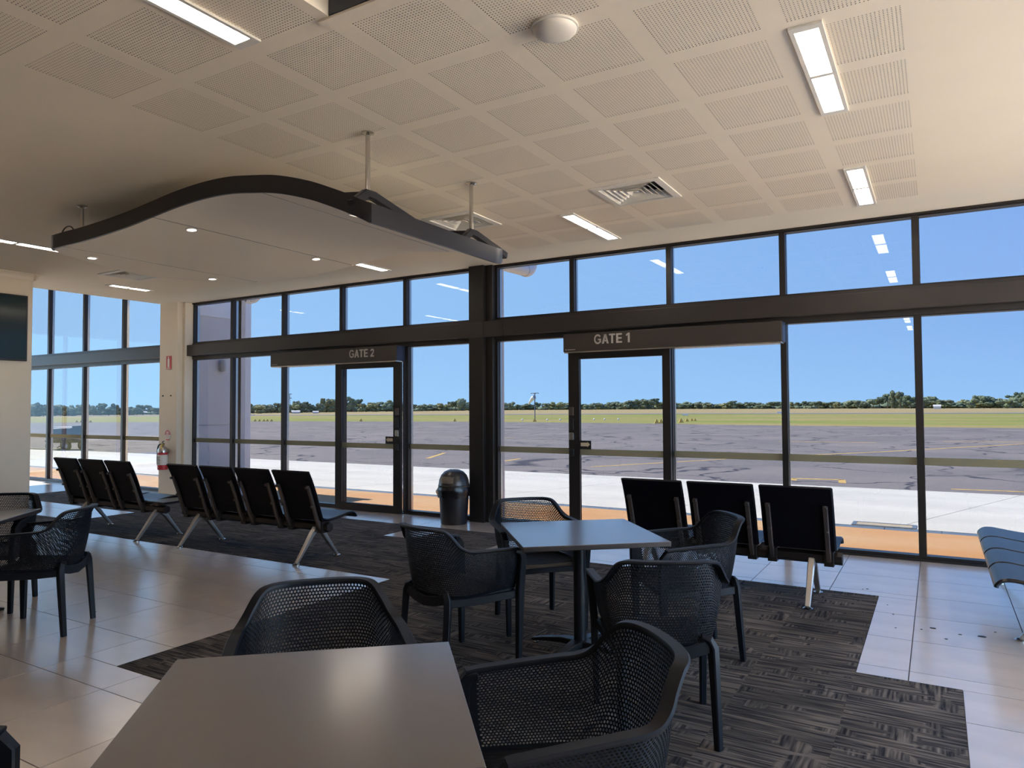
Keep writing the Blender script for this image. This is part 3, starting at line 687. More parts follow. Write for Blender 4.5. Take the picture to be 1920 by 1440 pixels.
fm = MB(); fm.rings(ringsf, True, False); fas = fm.build('edge_band', 'canopy_fascia', can, smooth=True)
for x in (-6.74, -5.52, -4.2, -3.3):
    MB().bar([cpt(x, yn(x)+0.03, zb(x)+0.05), cpt(x, yf(x)-0.03, zb(x)+0.05)], 0.04, 0.06).build('stiffening_rib', 'canopy_fascia', can)
for (x, y) in ((-3.30, 3.644), (-3.31, 4.92), (-6.741, 3.595), (-6.741, 4.92)):
    zt_ = zb(x)+(0.17 if x > -4 else 0.08)
    MB().tube([cpt(x, y, zt_), cpt(x, y, H-0.002)], 0.0165, 14).build('suspension_rod', 'chrome', can, smooth=True)
    MB().lathe([(0.045, H-3.0-0.0005), (0.045, H-3.0-0.008), (0.018, H-3.0-0.02)], 20, x+5.3, y-4.6).build('ceiling_rose', 'chrome', can, smooth=True)
    if x > -4:   # folded steel hanger standing on the low end
        hb = MB(); dy = 0.36
        hb.bar([cpt(x, y-0.16, zb(x)+0.06), cpt(x, y-0.02, zt_), cpt(x, y+0.06, zt_), cpt(x, y+dy*1.5, zb(x)+0.075)], 0.05, 0.06)
        hb.bar([cpt(x-0.30, y, zb(x-0.30)+0.07), cpt(x, y, zt_-0.01)], 0.06, 0.05, (0, 1, 0))
        hb.build('hanger_bracket', 'canopy_fascia', can)
MB().tube([cpt(-7.02+0.11*(1-math.cos(t)), 3.56, zb(-7.0)+0.12+0.085*math.sin(t)) for t in [math.pi*k/10 for k in range(11)]], 0.006, 8).build('power_cable', 'black_rubber', can, smooth=True)
for (x, y) in ((-7.12, 3.90), (-7.12, 5.26), (-5.58, 3.91), (-5.58, 5.37), (-3.85, 4.10), (-3.90, 5.60)):
    z = zb(x)-3.0; slope = (zb(x+0.05)-zb(x-0.05))/0.1
    d = MB().lathe([(0.052, -0.001), (0.052, -0.006), (0.040, -0.008), (0.038, -0.002)], 22).build('downlight', 'white_metal', can, smooth=True)
    d.location = (x+5.3, y-4.6, z); d.rotation_euler = (0, -math.atan(slope), 0)
    MB().lathe([(0.038, -0.0035), (0.001, -0.0036)], 22).build('lens', 'downlight_lens', d)

# ------------------------------------------------------------------ net armchair
def catmull(pts, n):
    pts = [Vector(q) for q in pts]; out = []
    for i in range(len(pts)-1):
        p0 = pts[i-1] if i else pts[0]*2-pts[1]; p3 = pts[i+2] if i+2 < len(pts) else pts[-1]*2-pts[-2]; p1, p2 = pts[i], pts[i+1]
        for k in range(n):
            t = k/n; out.append(0.5*((2*p1)+(p2-p0)*t+(2*p0-5*p1+4*p2-p3)*t*t+(3*p1-p0-3*p2+p3)*t**3))
    return out+[pts[-1]]
top_r = [(0, -0.285, 0.822), (0.10, -0.277, 0.822), (0.165, -0.252, 0.820), (0.200, -0.222, 0.806), (0.228, -0.190, 0.766), (0.252, -0.160, 0.722), (0.268, -0.120, 0.700), (0.276, -0.04, 0.694), (0.281, 0.08, 0.686), (0.285, 0.19, 0.678), (0.285, 0.243, 0.672)]
bot_r = [(0, -0.215, 0.425), (0.095, -0.210, 0.425), (0.150, -0.195, 0.425), (0.185, -0.172, 0.426), (0.205, -0.145, 0.428), (0.218, -0.115, 0.430), (0.226, -0.075, 0.432), (0.232, -0.01, 0.434), (0.237, 0.08, 0.437), (0.243, 0.18, 0.440), (0.246, 0.240, 0.440)]
mir = lambda L: [(-x, y, z) for x, y, z in reversed(L[1:])]+list(L)
topc = catmull(mir(top_r), 12); botc = catmull(mir(bot_r), 12)
def arclen(c):
    s = [0.0]
    for a, b in zip(c, c[1:]): s.append(s[-1]+(b-a).length)
    return s
mid = [(a+b)/2 for a, b in zip(topc, botc)]; sl = arclen(mid); SLEN = sl[-1]
def at(c, s):
    s = max(0, min(SLEN, s))
    lo, hi = 0, len(sl)-1
    while hi-lo > 1:
        m_ = (lo+hi)//2
        if sl[m_] <= s: lo = m_
        else: hi = m_
    t = (s-sl[lo])/(sl[hi]-sl[lo]); return c[lo].lerp(c[hi], t)
def shell(s, w):
    a, b = at(botc, s), at(topc, s); q = a.lerp(b, w)
    bulge = math.sin(math.pi*w)*0.010      # the net bows outward a little
    out = Vector((q.x, q.y+0.02, 0)); out = out.normalized() if out.length > 1e-6 else Vector((0, -1, 0))
    return q+out*bulge
NC, NR = 112, 32
p_s = SLEN/NC; p_w = 1.0/NR; TH = 0.0032
cm_ = MB(); keys = {}; svert = []
def sv(s, w):
    k = (round(s, 5), round(w, 5))
    if k not in keys: keys[k] = len(svert); svert.append((s, w))
    return keys[k]
ffaces, hloops = [], []
for r in range(NR):
    off = 0.5*p_s if r % 2 else 0.0
    w0, w1 = r*p_w, (r+1)*p_w
    ncell = NC if not r % 2 else NC-1
    if r % 2:   # half cells at the ends
        for sa, sb in ((0, off), (SLEN-off, SLEN)): ffaces.append([sv(sa, w0), sv(sb, w0), sv(sb, w1), sv(sa, w1)])
    for c in range(ncell):
        a = c*p_s+off; b = a+p_s; m_ = a+p_s/2
        loop = [sv(a, w0), sv(m_, w0), sv(b, w0), sv(b, w1), sv(m_, w1), sv(a, w1)]
        solid = r < 2 or r >= NR-1 or a < p_s*2.6 or b > SLEN-p_s*2.6
        if solid: ffaces.append(loop); continue
        hw, hh = p_s*0.385, p_w*0.42; cw = (w0+w1)/2
        hole = [sv(m_-hw*0.86, cw-hh*0.42), sv(m_, cw-hh), sv(m_+hw*0.86, cw-hh*0.42), sv(m_+hw*0.86, cw+hh*0.42), sv(m_, cw+hh), sv(m_-hw*0.86, cw+hh*0.42)]
        for k in range(6): ffaces.append([loop[k], loop[(k+1) % 6], hole[(k+1) % 6], hole[k]])
        hloops.append(hole)
pos = []
for s, w in svert:
    q = shell(s, w); e_ = 1e-3
    ds = shell(min(SLEN, s+e_), w)-shell(max(0, s-e_), w); dw = shell(s, min(1, w+e_))-shell(s, max(0, w-e_))
    pos.append((q, ds.cross(dw).normalized()))
nv = len(pos)
cv_ = [tuple(q+n_*TH/2) for q, n_ in pos]+[tuple(q-n_*TH/2) for q, n_ in pos]
cf_ = [tuple(f) for f in ffaces]+[tuple(nv+i for i in reversed(f)) for f in ffaces]
for h in hloops:
    for k in range(6): a, b = h[k], h[(k+1) % 6]; cf_.append((b, a, nv+a, nv+b))
shell_mesh = bpy.data.meshes.new('net_shell'); shell_mesh.from_pydata(cv_, [], cf_); shell_mesh.update(); shell_mesh.materials.append(M['chair_plastic']); shell_mesh.shade_smooth(); smooth_by_angle(shell_mesh, 35)

def make_chair():
    t = empty('net_armchair')
    link('net_shell', shell_mesh, None, t)
    # flat rim along back and arms, turning down into the front legs
    rim = MB(); rings = []
    P = catmull(mir(top_r), 7)
    for i, q in enumerate(P):
        d = (P[min(i+1, len(P)-1)]-P[max(i-1, 0)]).normalized(); o_ = d.cross(Vector((0, 0, 1))).normalized(); u_ = o_.cross(d).normalized()
        wd = 0.034
        rings.append([q-o_*0.006-u_*0.010, q+o_*wd-u_*0.008, q+o_*(wd+0.003)-u_*0.001, q+o_*(wd-0.002)+u_*0.006, q-o_*0.004+u_*0.007, q-o_*0.007+u_*0.002])
    rim.rings(rings); rim.build('arm_rim', 'chair_plastic', t, smooth=True)
    for s in (-1, 1):
        lg = MB()
        lg.bar([(s*0.290, 0.205, 0.664), (s*0.296, 0.235, 0.655), (s*0.294, 0.256, 0.625), (s*0.286, 0.258, 0.54), (s*0.276, 0.256, 0.42), (s*0.268, 0.250, 0.0)], [0.040, 0.040, 0.038, 0.036, 0.036, 0.030], [0.02, 0.034, 0.050, 0.052, 0.050, 0.032])
        lg.build('leg', 'chair_plastic', t, smooth=True)
        lg = MB()
        lg.bar([(s*0.150, -0.214, 0.470), (s*0.182, -0.216, 0.462), (s*0.200, -0.216, 0.430), (s*0.203, -0.221, 0.36), (s*0.210, -0.248, 0.0)], [0.030, 0.036, 0.040, 0.040, 0.032], [0.034, 0.038, 0.042, 0.040, 0.032], (0.8, 0.6*s, 0))
        lg.build('leg', 'chair_plastic', t, smooth=True)
    # ribbed dished seat
    st = MB(); nx, ny = 40, 12; top, botm = [], []
    for i in range(nx+1):
        u = -1+2*i/nx; tr_, br_ = [], []
        for j in range(ny+1):
            v = j/ny; y = -0.225+0.485*v; hw = 0.185+0.060*min(1, v*1.6)-0.03*max(0, v-0.9)
            z = 0.434+0.014*v-0.012*(1-u*u)*(0.35+0.65*math.sin(math.pi*min(1, v+0.1)))-(0.030*((v-0.9)/0.1)**2 if v > 0.9 else 0)
            z += 0.0022*(1 if i % 2 else -1)
            tr_.append((u*hw, y, z)); br_.append((u*hw, y, z-0.016))
        top.append(tr_); botm.append(br_)
    st.rings([a+b[::-1] for a, b in zip(top, botm)])
    st.build('seat', 'chair_plastic', t, smooth=True)
    ap = MB()
    for s in (-1, 1): ap.bar([(s*0.200, -0.215, 0.415), (s*0.232, -0.06, 0.408), (s*0.250, 0.12, 0.408), (s*0.262, 0.25, 0.405)], 0.020, 0.044)
    ap.bar([(-0.262, 0.250, 0.408), (0, 0.256, 0.414), (0.262, 0.250, 0.408)], 0.020, 0.036, (0, 1, 0))
    ap.bar([(-0.19, -0.215, 0.44), (-0.10, -0.228, 0.415), (0, -0.232, 0.402), (0.10, -0.228, 0.415), (0.19, -0.215, 0.44)], 0.018, 0.055, (0, 1, 0))
    ap.build('seat_rail', 'chair_plastic', t, smooth=True)
    return t
chair0 = make_chair()
chairs = [(-2.465, 3.493, 16.9, 'black net armchair seen from behind its left side, beside the bin and blue table'),
          (-2.443, 4.42, 132.7, 'black net armchair at the far corner of the blue-lit table, facing the camera'),
          (-1.334, 4.357, 232.2, 'black net armchair between the blue-lit table and the three-seat bench'),
          (-1.154, 3.283, -30.0, 'black net armchair with its back to the camera at the blue-lit table'),
          (-1.883, 1.839, 132.5, 'black net armchair facing the camera across the foreground table'),
          (-0.909, 1.828, 226.4, 'large black net armchair at the right of the foreground table'),
          (-5.326, 2.604, 232.4, 'black net armchair with all legs on the tiles at the far left table'),
          (-6.28, 2.70, 140.0, 'black net armchair half hidden behind the far left table'),
          (-2.07, 0.55, 48.0, 'black net armchair of which only a corner shows at the bottom left')]
for i, (x, y, a, lab) in enumerate(chairs):
    o = chair0 if i == 0 else copy_tree(chair0)
    o.location = (x, y, 0.003 if i < 5 else 0.001); o.rotation_euler = (0, 0, -math.radians(a)); tag(o, lab, 'chair', 'black net armchairs')

# ------------------------------------------------------------------ tables
def make_table(x, y, rz, label, size=0.83, z=0.735):
    t = empty('cafe_table', (x, y, 0.003), rz); tag(t, label, 'table', 'square pedestal cafe tables')
    h = size/2
    MB().box(-h, h, -h, h, z-0.031, z-0.004).build('table_edge', 'table_edge', t, bevel=0.004)
    MB().box(-h, h, -h, h, z-0.004, z-0.001).build('table_top', 'laminate', t, bevel=0.002)
    MB().tube([(0, 0, 0.035), (0, 0, z-0.04)], 0.038, 20).build('pedestal', 'table_leg', t, smooth=True)
    MB().box(-0.16, 0.16, -0.16, 0.16, z-0.043, z-0.0315).build('mounting_plate', 'table_leg', t)
    for k in range(4):
        a = math.pi/4+k*math.pi/2; c, s = math.cos(a), math.sin(a)
        f = MB(); f.bar([(c*0.02, s*0.02, 0.062), (c*0.12, s*0.12, 0.060), (c*0.26, s*0.26, 0.040), (c*0.345, s*0.345, 0.024)], [0.085, 0.06, 0.045, 0.040], [0.040, 0.034, 0.024, 0.016], (-s, c, 0))
        f.build('foot', 'table_leg', t, smooth=True)
        MB().lathe([(0.018, 0.0), (0.020, 0.010), (0.012, 0.022)], 14, c*0.33, s*0.33).build('glide', 'steel', t, smooth=True)
    return t
make_table(-1.905, 4.005, math.radians(40), 'square cafe table whose top mirrors the blue sky, ringed by four armchairs', 0.85)
make_table(-1.425, 1.335, math.radians(41.3), 'large foreground cafe table with glossy taupe top')
make_table(-6.02, 2.33, math.radians(42), 'cafe table cut off at the far left beside an armchair')

# ------------------------------------------------------------------ beam seating
def profile_sheet(prof, th, w, nx=6):
    """sheet of width w along x whose section runs through prof (y, z)"""
    P = catmull([(0, a, b) for a, b in prof], 5); rings = []
    for i, q in enumerate(P):
        d = (P[min(i+1, len(P)-1)]-P[max(i-1, 0)]).normalized(); n_ = Vector((0, -d.z, d.y))
        r = min(0.012, th*0.45)
        a, b = q+n_*th/2, q-n_*th/2
        rings.append([(-w/2+r, a.y, a.z), (w/2-r, a.y, a.z), (w/2, q.y, q.z), (w/2-r, b.y, b.z), (-w/2+r, b.y, b.z), (-w/2, q.y, q.z)])
    return MB().rings(rings)
BACK = [(-0.055, 0.405), (-0.075, 0.46), (-0.110, 0.56), (-0.150, 0.68), (-0.200, 0.80), (-0.245, 0.890)]
SEAT = [(-0.045, 0.415), (0.02, 0.402), (0.12, 0.408), (0.24, 0.425), (0.32, 0.436), (0.375, 0.430), (0.405, 0.405), (0.412, 0.385)]
seat_mesh = back_mesh2 = None
def bench(loc, rz, centers, legs, x0, x1, label, group='beam-mounted waiting benches', side_table=None):
    t = empty('waiting_bench', loc, rz); tag(t, label, 'bench', group)
    b = MB(); r = 0.048
    b.rings([[(x, r*math.cos(math.pi/6+k*math.pi/3), 0.335+r*math.sin(math.pi/6+k*math.pi/3)) for k in range(6)] for x in (x0, x1)])
    b.build('beam', 'seat_beam', t, bevel=0.004)
    for c in centers:
        s = profile_sheet(SEAT, 0.024, 0.525).build('seat', 'seat_vinyl', t, smooth=True); s.location = (c, 0, 0)
        k = profile_sheet(BACK, 0.026, 0.525).build('backrest', 'back_vinyl', t, smooth=True); k.location = (c, 0, 0)
        for sx in (-1, 1):
            off = sx*0.205; br = MB()
            br.bar([(off, -0.015, 0.30), (off, -0.060, 0.36), (off, -0.098, 0.44), (off, -0.140, 0.57), (off, -0.185, 0.69), (off, -0.210, 0.752)], 0.034, [0.05, 0.045, 0.032, 0.026, 0.024, 0.018])
            br.bar([(off, -0.03, 0.385), (off, 0.10, 0.382), (off, 0.27, 0.408)], 0.03, [0.035, 0.026, 0.014])
            o = br.build('bracket', 'bracket_metal', t, smooth=True); o.location = (c, 0, 0)
            kn = MB().tube([(off, -0.165, 0.545), (off, -0.142, 0.55)], 0.013, 10).tube([(off, -0.238, 0.735), (off, -0.205, 0.742)], 0.014, 10)
            kn.build('bolt', 'bracket_metal', o)
        for a_ in (c-0.24, c+0.17): MB().box(a_, a_+0.07, -0.052, 0.052, 0.278, 0.39).build('clamp', 'seat_beam', t, bevel=0.004)
    for lx in legs:
        l_ = MB()
        for s in (-1, 1): l_.bar([(lx, s*0.018, 0.315), (lx, s*0.075, 0.262), (lx, s*0.16, 0.15), (lx, s*0.270, 0.012)], [0.05, 0.05, 0.044, 0.036], [0.06, 0.046, 0.036, 0.026])
        o = l_.build('leg', 'cast_aluminium', t, smooth=True)
        for s in (-1, 1): MB().lathe([(0.036, 0.0), (0.036, 0.006), (0.022, 0.014)], 18, lx, s*0.272).build('foot_pad', 'chrome', o, smooth=True)
    if side_table:
        a, b_ = side_table
        MB().box(a, b_, -0.06, 0.40, 0.405, 0.425).build('side_table', 'seat_vinyl', t, bevel=0.006)
        MB().box((a+b_)/2-0.03, (a+b_)/2+0.03, -0.045, 0.25, 0.375, 0.4045).build('table_bracket', 'bracket_metal', t)
    return t
pt = 0.5635
bench((-6.265, 5.13, 0.003), 0, [pt*(k-1.5) for k in range(4)], (-0.83, 0.965), -1.13, 1.14, 'four-seat black waiting bench between the tiles and GATE 2')
bench((-8.87, 5.11, 0.003), 0, [pt*(k-1) for k in range(3)], (-0.43, 1.02), -0.86, 1.17, 'three-seat black waiting bench with an end table, near the beige column', side_table=(0.86, 1.20))
bench((-1.495, 5.955, 0.003), 0, [pt*(k-1) for k in range(3)], (-0.66, 0.645), -0.86, 0.86, 'three-seat black waiting bench seen from behind in front of GATE 1 windows')
bench((0.70, 6.36, 0.001), math.pi/2, [0.55*(k-1.5) for k in range(4)], (-0.76, 0.98), -1.1, 1.1, 'waiting bench cut off at the right edge, its seats shining blue')

# ------------------------------------------------------------------ rubbish bin
bn = empty('rubbish_bin', (-5.42, 7.63, 0.0005)); tag(bn, 'black round swing-top rubbish bin with bag collar beside the dark post', 'bin')
MB().lathe([(0.165, 0.0), (0.172, 0.012), (0.195, 0.42), (0.195, 0.455)], 36).build('body', 'bin_plastic', bn, smooth=True)
MB().lathe([(0.204, 0.456), (0.206, 0.50), (0.200, 0.505), (0.193, 0.56), (0.168, 0.625), (0.125, 0.672), (0.07, 0.696), (0.001, 0.704)], 36).build('lid', 'bin_lid', bn, smooth=True)
fl = MB(); fr = []
for k in range(9):     # lighter swing flap let into the dome
    th = math.radians(8+k*9.2); r = 0.198*math.cos(th)+0.003; z = 0.505+0.199*math.sin(th)+0.002
    hw = 0.115*math.cos(th*0.75)
    fr.append([(hw*u, -math.sqrt(max(0, (r+0.004)**2-(hw*u)**2)), z) for u in (-1, -0.6, -0.2, 0.2, 0.6, 1)])
fl.rings(fr, False, False); o = fl.build('swing_flap', 'bin_flap', bn, smooth=True); o.rotation_euler = (0, 0, math.radians(-2))
sd = o.modifiers.new('thick', 'SOLIDIFY'); sd.thickness = 0.004
bg_ = MB(); rr = []
for i in range(5):
    ring = []
    for k in range(48):
        a = 2*math.pi*k/48; z = 0.475-0.032*i
        rad = 0.208+0.010*math.sin(i*1.3)+0.014*noise.noise(Vector((math.cos(a)*3, math.sin(a)*3, i*0.7)))+(0.03*max(0, math.cos(a-math.radians(190)))**8 if i > 1 else 0)
        ring.append((rad*math.cos(a), rad*math.sin(a), z+0.018*noise.noise(Vector((math.cos(a)*4, math.sin(a)*4, 9)))*(i/2)))
    rr.append(ring)
bg_.rings(rr, True, False); o = bg_.build('bag_collar', 'bin_bag', bn, smooth=True)
sd = o.modifiers.new('thick', 'SOLIDIFY'); sd.thickness = 0.003

# ------------------------------------------------------------------ television, extinguisher and notices
tv = empty('television', (XL, 4.16, 2.62)); tag(tv, 'black wall-mounted television at the left edge', 'television')
MB().box(0.005, 0.05, -0.86, 0.86, -0.45, 0.45).build('casing', 'tv_bezel', tv, bevel=0.006)
MB().box(0.0502, 0.053, -0.84, 0.84, -0.425, 0.43).build('screen', 'tv_screen', tv)
ex = empty('fire_extinguisher', (-11.62, 7.62, 0.45)); tag(ex, 'steel and red fire extinguisher hanging on the beige column', 'fire extinguisher')
MB().lathe([(0.075, 0.0), (0.084, 0.01), (0.084, 0.085)], 26).build('base_band', 'red_paint', ex, smooth=True)
MB().lathe([(0.083, 0.085), (0.083, 0.26)], 26).build('label_sleeve', 'sticker_white', ex, smooth=True)
MB().lathe([(0.0838, 0.262), (0.0838, 0.30)], 26).build('red_band', 'red_paint', ex, smooth=True)
MB().lathe([(0.083, 0.30), (0.083, 0.345), (0.066, 0.385), (0.035, 0.405), (0.03, 0.42)], 26).build('cylinder_top', 'steel', ex, smooth=True)
lb = MB()
for k in range(7): lb.box(-0.05, 0.05-0.012*(k % 3), -0.0855-0.001, -0.0845, 0.10+k*0.02, 0.109+k*0.02)
lb.build('label_lettering', 'black_rubber', ex)
MB().lathe([(0.024, 0.42), (0.026, 0.45), (0.014, 0.46)], 16).build('valve', 'brass', ex, smooth=True)
MB().bar([(-0.01, 0, 0.455), (0.05, -0.03, 0.462), (0.11, -0.05, 0.455)], 0.02, 0.012, (0, 1, 0)).bar([(-0.01, 0, 0.475), (0.05, -0.03, 0.492), (0.11, -0.05, 0.50)], 0.02, 0.008, (0, 1, 0)).build('handle', 'black_rubber', ex)
MB().box(0.025, 0.06, -0.06, -0.055, 0.36, 0.44).build('inspection_tag', 'yellow_tag', ex)
MB().tube(catmull([(-0.02, -0.01, 0.445), (-0.075, -0.02, 0.43), (-0.115, -0.02, 0.36), (-0.118, -0.02, 0.22), (-0.112, -0.02, 0.10), (-0.10, -0.02, 0.04)], 6), 0.012, 10).build('hose', 'black_rubber', ex, smooth=True)
MB().box(-0.03, 0.03, 0.07, 0.0985, 0.28, 0.36).build('wall_bracket', 'steel', ex)
sg = box('location_sign', (-11.68, -11.545, 7.708, 7.7185, 2.205, 2.44), 'red_paint'); tag(sg, 'red rectangular extinguisher sign high on the beige column', 'sign')
pic = MB(); pic.rings([[(-11.6125+x, y, 2.30+z) for x, z in ((-0.025, -0.06), (0.025, -0.06), (0.025, 0.075), (0.012, 0.10), (-0.012, 0.10), (-0.025, 0.075))] for y in (7.705, 7.7075)]); pic.box(-11.66, -11.565, 7.705, 7.7075, 2.215, 2.228)
pic.box(-11.625, -11.60, 7.705, 7.7075, 2.405, 2.425); pic.build('pictogram', 'sticker_white', sg)
ids = MB(); ids.lathe([(0.085, 0), (0.085, 0.006), (0.001, 0.007)], 30); ids = ids.build('instruction_sign', 'sticker_white'); ids.location = (-11.625, 7.7185, 1.045); ids.rotation_euler = (math.pi/2, 0, 0); ids.scale = (0.95, 1.1, 1)
tag(ids, 'round red and white notice just above the fire extinguisher', 'sign')
def seg_cap(a0, a1, name):
    mb = MB(); pts = [(0.083*math.cos(a0+(a1-a0)*k/14), 0.083*math.sin(a0+(a1-a0)*k/14)) for k in range(15)]
    mb.prism(pts, 0.0072, 0.0085); mb.build(name, 'red_paint', ids)
seg_cap(math.radians(5), math.radians(175), 'red_cap'); seg_cap(math.radians(225), math.radians(315), 'red_base')
tx = MB()
for k in range(3): tx.box(-0.035, 0.035, 0.018+k*0.016, 0.026+k*0.016, 0.0086, 0.0092)
tx.build('print_line', 'sticker_white', ids)
tx = MB()
for k in range(3): tx.box(-0.055, 0.055, -0.012-k*0.014, -0.007-k*0.014, 0.0072, 0.0078)
tx.build('print_line', 'red_paint', ids)

# ------------------------------------------------------------------ specks of dirt on the tiles
sp = MB(); rs_ = random.Random(3)
for (x, y, w) in ((-0.055, 5.62, 0.05), (-0.12, 5.55, 0.012), (0.22, 5.57, 0.045), (0.10, 5.55, 0.02), (0.02, 5.40, 0.016), (-0.30, 5.85, 0.012), (-0.35, 6.1, 0.010), (-0.55, 6.52, 0.012), (-0.52, 6.55, 0.02), (-5.40, 3.02, 0.012), (0.30, 5.72, 0.012), (-0.27, 5.5, 0.010)):
    pts = [(x+w*0.5*math.cos(t)*rs_.uniform(0.6, 1.3), y+w*0.35*math.sin(t)*rs_.uniform(0.5, 1.2)) for t in [2*math.pi*k/7 for k in range(7)]]
    sp.prism(pts, 0.0003, 0.003)
tag(sp.build('floor_litter', 'black_rubber'), 'dark specks of dirt scattered on the glossy tiles', 'litter', kind='stuff')

# ------------------------------------------------------------------ outside: fin wall, pipes
fin = MB().box(-12.1, -11.7, D+0.13, 9.30, -0.05, 1.195).box(-12.1, -11.7, D+0.13, 9.30, 1.205, 3.24).box(-12.09, -11.72, D+0.13, 9.3, 1.19, 1.21)
fin = struct(fin.build('wall_fin', 'cladding'), 'grey clad fin wall outside beyond the beige column')
MB().box(-12.12, -11.685, D+0.13, 9.34, 3.24, 3.75).build('capping', 'white_trim', fin)
MB().box(-12.14, -11.60, 9.30, 9.46, -0.05, 3.75).build('corner_post', 'white_trim', fin, bevel=0.01)
lt_ = empty('wall_lantern', (-11.70, 8.85, 2.32)); tag(lt_, 'pale cylinder light on the grey fin wall outside', 'wall light')
MB().lathe([(0.055, -0.115), (0.058, -0.11), (0.058, 0.11), (0.055, 0.115)], 22, 0.085, 0).build('shade', 'fixture_grey', lt_, smooth=True)
MB().box(0.0005, 0.035, -0.03, 0.03, -0.05, 0.05).build('mount', 'fixture_grey', lt_)
def downpipe(x, y, label, reach, zc):
    t = empty('roof_drainpipe', (x, y, -0.05)); tag(t, label, 'drainpipe', 'white drainpipes outside the glazing')
    MB().box(-0.055, 0.055, -0.05, 0.05, 0, 3.70).build('post_cover', 'white_trim', t, bevel=0.008)
    P = [(0, 0.03, zc), (0, (reach-0.16)*0.5, zc+0.01)]+[(0, reach-0.16+0.16*math.sin(a), zc+0.02+0.16*(1-math.cos(a))) for a in [math.pi/2*k/6 for k in range(7)]]+[(0, reach, zc+0.5)]
    MB().tube(P, 0.085, 18).build('pipe', 'pipe_white', t, smooth=True)
    Q = Vector(P[2]); MB().tube([Q+Vector((0, -0.05, 0)), Q+Vector((0, 0.02, 0.003))], 0.092, 18).build('collar', 'pipe_white', t, smooth=True)
downpipe(-5.10, 8.24, 'white drainpipe with an elbow behind the dark post', 0.93, 3.52)
downpipe(-10.36, 8.24, 'white drainpipe with an elbow beside the grey fin wall', 0.34, 3.47)

# ------------------------------------------------------------------ outside: ground
fld = MB(); AZ = [-100+4*k for k in range(44)]; RAD = [25, 45, 65, 90, 120, 160, 210, 280, 380, 520, 720, 1000, 1500, 2400]
zf = lambda r: -0.075-0.0015*max(0.0, r-65)
idx = [[None]*len(RAD) for _ in AZ]
for i, a in enumerate(AZ):
    for j, r in enumerate(RAD): idx[i][j] = len(fld.v); fld.v.append((r*math.sin(math.radians(a)), r*math.cos(math.radians(a)), zf(r)))
for i in range(len(AZ)-1):
    for j in range(len(RAD)-1): fld.f.append((idx[i][j], idx[i][j+1], idx[i+1][j+1], idx[i+1][j]))
struct(fld.build('ground_field', 'field_grass'), 'flat green and straw coloured airfield grass')
rw = MB(); prev = None
rws = [(-420, 60), (-250, 100), (-160, 124), (-92, 143), (-49, 163), (15, 174), (80, 182), (200, 190)]
for (x, y) in rws:
    r = math.hypot(x, y); a = (x, y, zf(r)+0.05); k = 1.11; b = (x*k, y*k, zf(r*k)+0.05)
    if prev: rw.quad(prev[0], a, b, prev[1]); rw.quad((prev[0][0], prev[0][1], prev[0][2]-0.1), (a[0], a[1], a[2]-0.1), a, prev[0])
    prev = (a, b)
struct(rw.build('ground_runway', 'runway_grey'), 'thin grey runway strip across the far grass')
asp = MB().prism([(70, 15.0), (70, 55.5), (5, 57.8), (-17.5, 61.2), (-20, 63.2), (-46, 66), (-72, 61.5), (-95, 45.5), (-125, 40), (-125, 15.0)], -0.09, -0.052)
asphalt = struct(asp.build('ground_asphalt', 'asphalt'), 'cracked grey asphalt apron with faded yellow lines')
def mark(pts, w):
    mb = MB()
    for (a, b) in zip(pts, pts[1:]):
        a, b = Vector(a), Vector(b); d = (b-a).normalized(); n_ = Vector((-d.y, d.x))*w/2
        mb.prism([tuple(a-n_), tuple(b-n_), tuple(b+n_), tuple(a+n_)], -0.0525, -0.0495)
    mb.build('line_marking', 'line_yellow', asphalt)
mark([(-3.5, 24.2), (-1.6, 27.0), (0.27, 30.2), (4.5, 37.5)], 0.16)
mark([(-7.75, 17.05), (-6.5, 19.3), (-4.6, 22.8)], 0.13)
mark([(-10.75, 17.2), (-10.9, 18.8)], 0.14); mark([(-11.5, 17.4), (-12.4, 19.5)], 0.14); mark([(-13.5, 17.6), (-14.6, 20.0)], 0.14)
mark([(-2.70, 16.25), (-1.72, 16.45)], 0.16); mark([(-2.68, 16.25), (-2.60, 15.85)], 0.14); mark([(-1.74, 16.45), (-1.66, 15.75)], 0.14)
mark([(-6.0, 33.0), (-2.2, 33.6)], 0.2); mark([(0.2, 36.0), (3.2, 36.5)], 0.2); mark([(-20.5, 31.0), (-18.5, 31.4)], 0.2); mark([(-40.2, 20.6), (-38.6, 20.9)], 0.3); mark([(0.2, 15.55), (1.4, 15.65)], 0.12)
conc = MB(); xs_ = [-40, -30, -24, -18, -12.4, -9.2, -6.0, -2.8, 0.4, 3.6, 8, 14, 20]
for a, b in zip(xs_, xs_[1:]): pass
concrete = struct(MB().box(-40, 20, 10.30, 15.0, -0.30, -0.062).build('ground_concrete', 'channel_steel'), 'pale concrete apron slabs outside the windows')
sk = 0.9        # slab joints run askew to the windows
for a, b in zip(xs_, xs_[1:]):
    MB().prism([(a+0.006-sk, 10.30), (b-0.006-sk, 10.30), (b-0.006+sk*0.9, 15.0), (a+0.006+sk*0.9, 15.0)], -0.062, -0.050).build('slab', 'concrete_pale', concrete)
fc = MB().box(XR+0.25, 45, -45, 10.05, -0.3, -0.055).box(-40, XR+0.25, -45, YB-0.22, -0.3, -0.055)  # unseen paving added to bounce warm sunlight onto the ceiling
struct(fc.build('ground_bounce', 'concrete_pale'), 'unseen pale concrete added to bounce sunlight in through the end glazing')
strip = struct(MB().box(-40, XR+0.24, D+0.12, 10.08, -0.30, -0.062).build('ground_strip', 'channel_steel'), 'rust stained concrete strip along the windows')
xs2 = [-40, -30, -20, -12.3, -9.3, -6.3, -3.3, 0.62, 3.86]
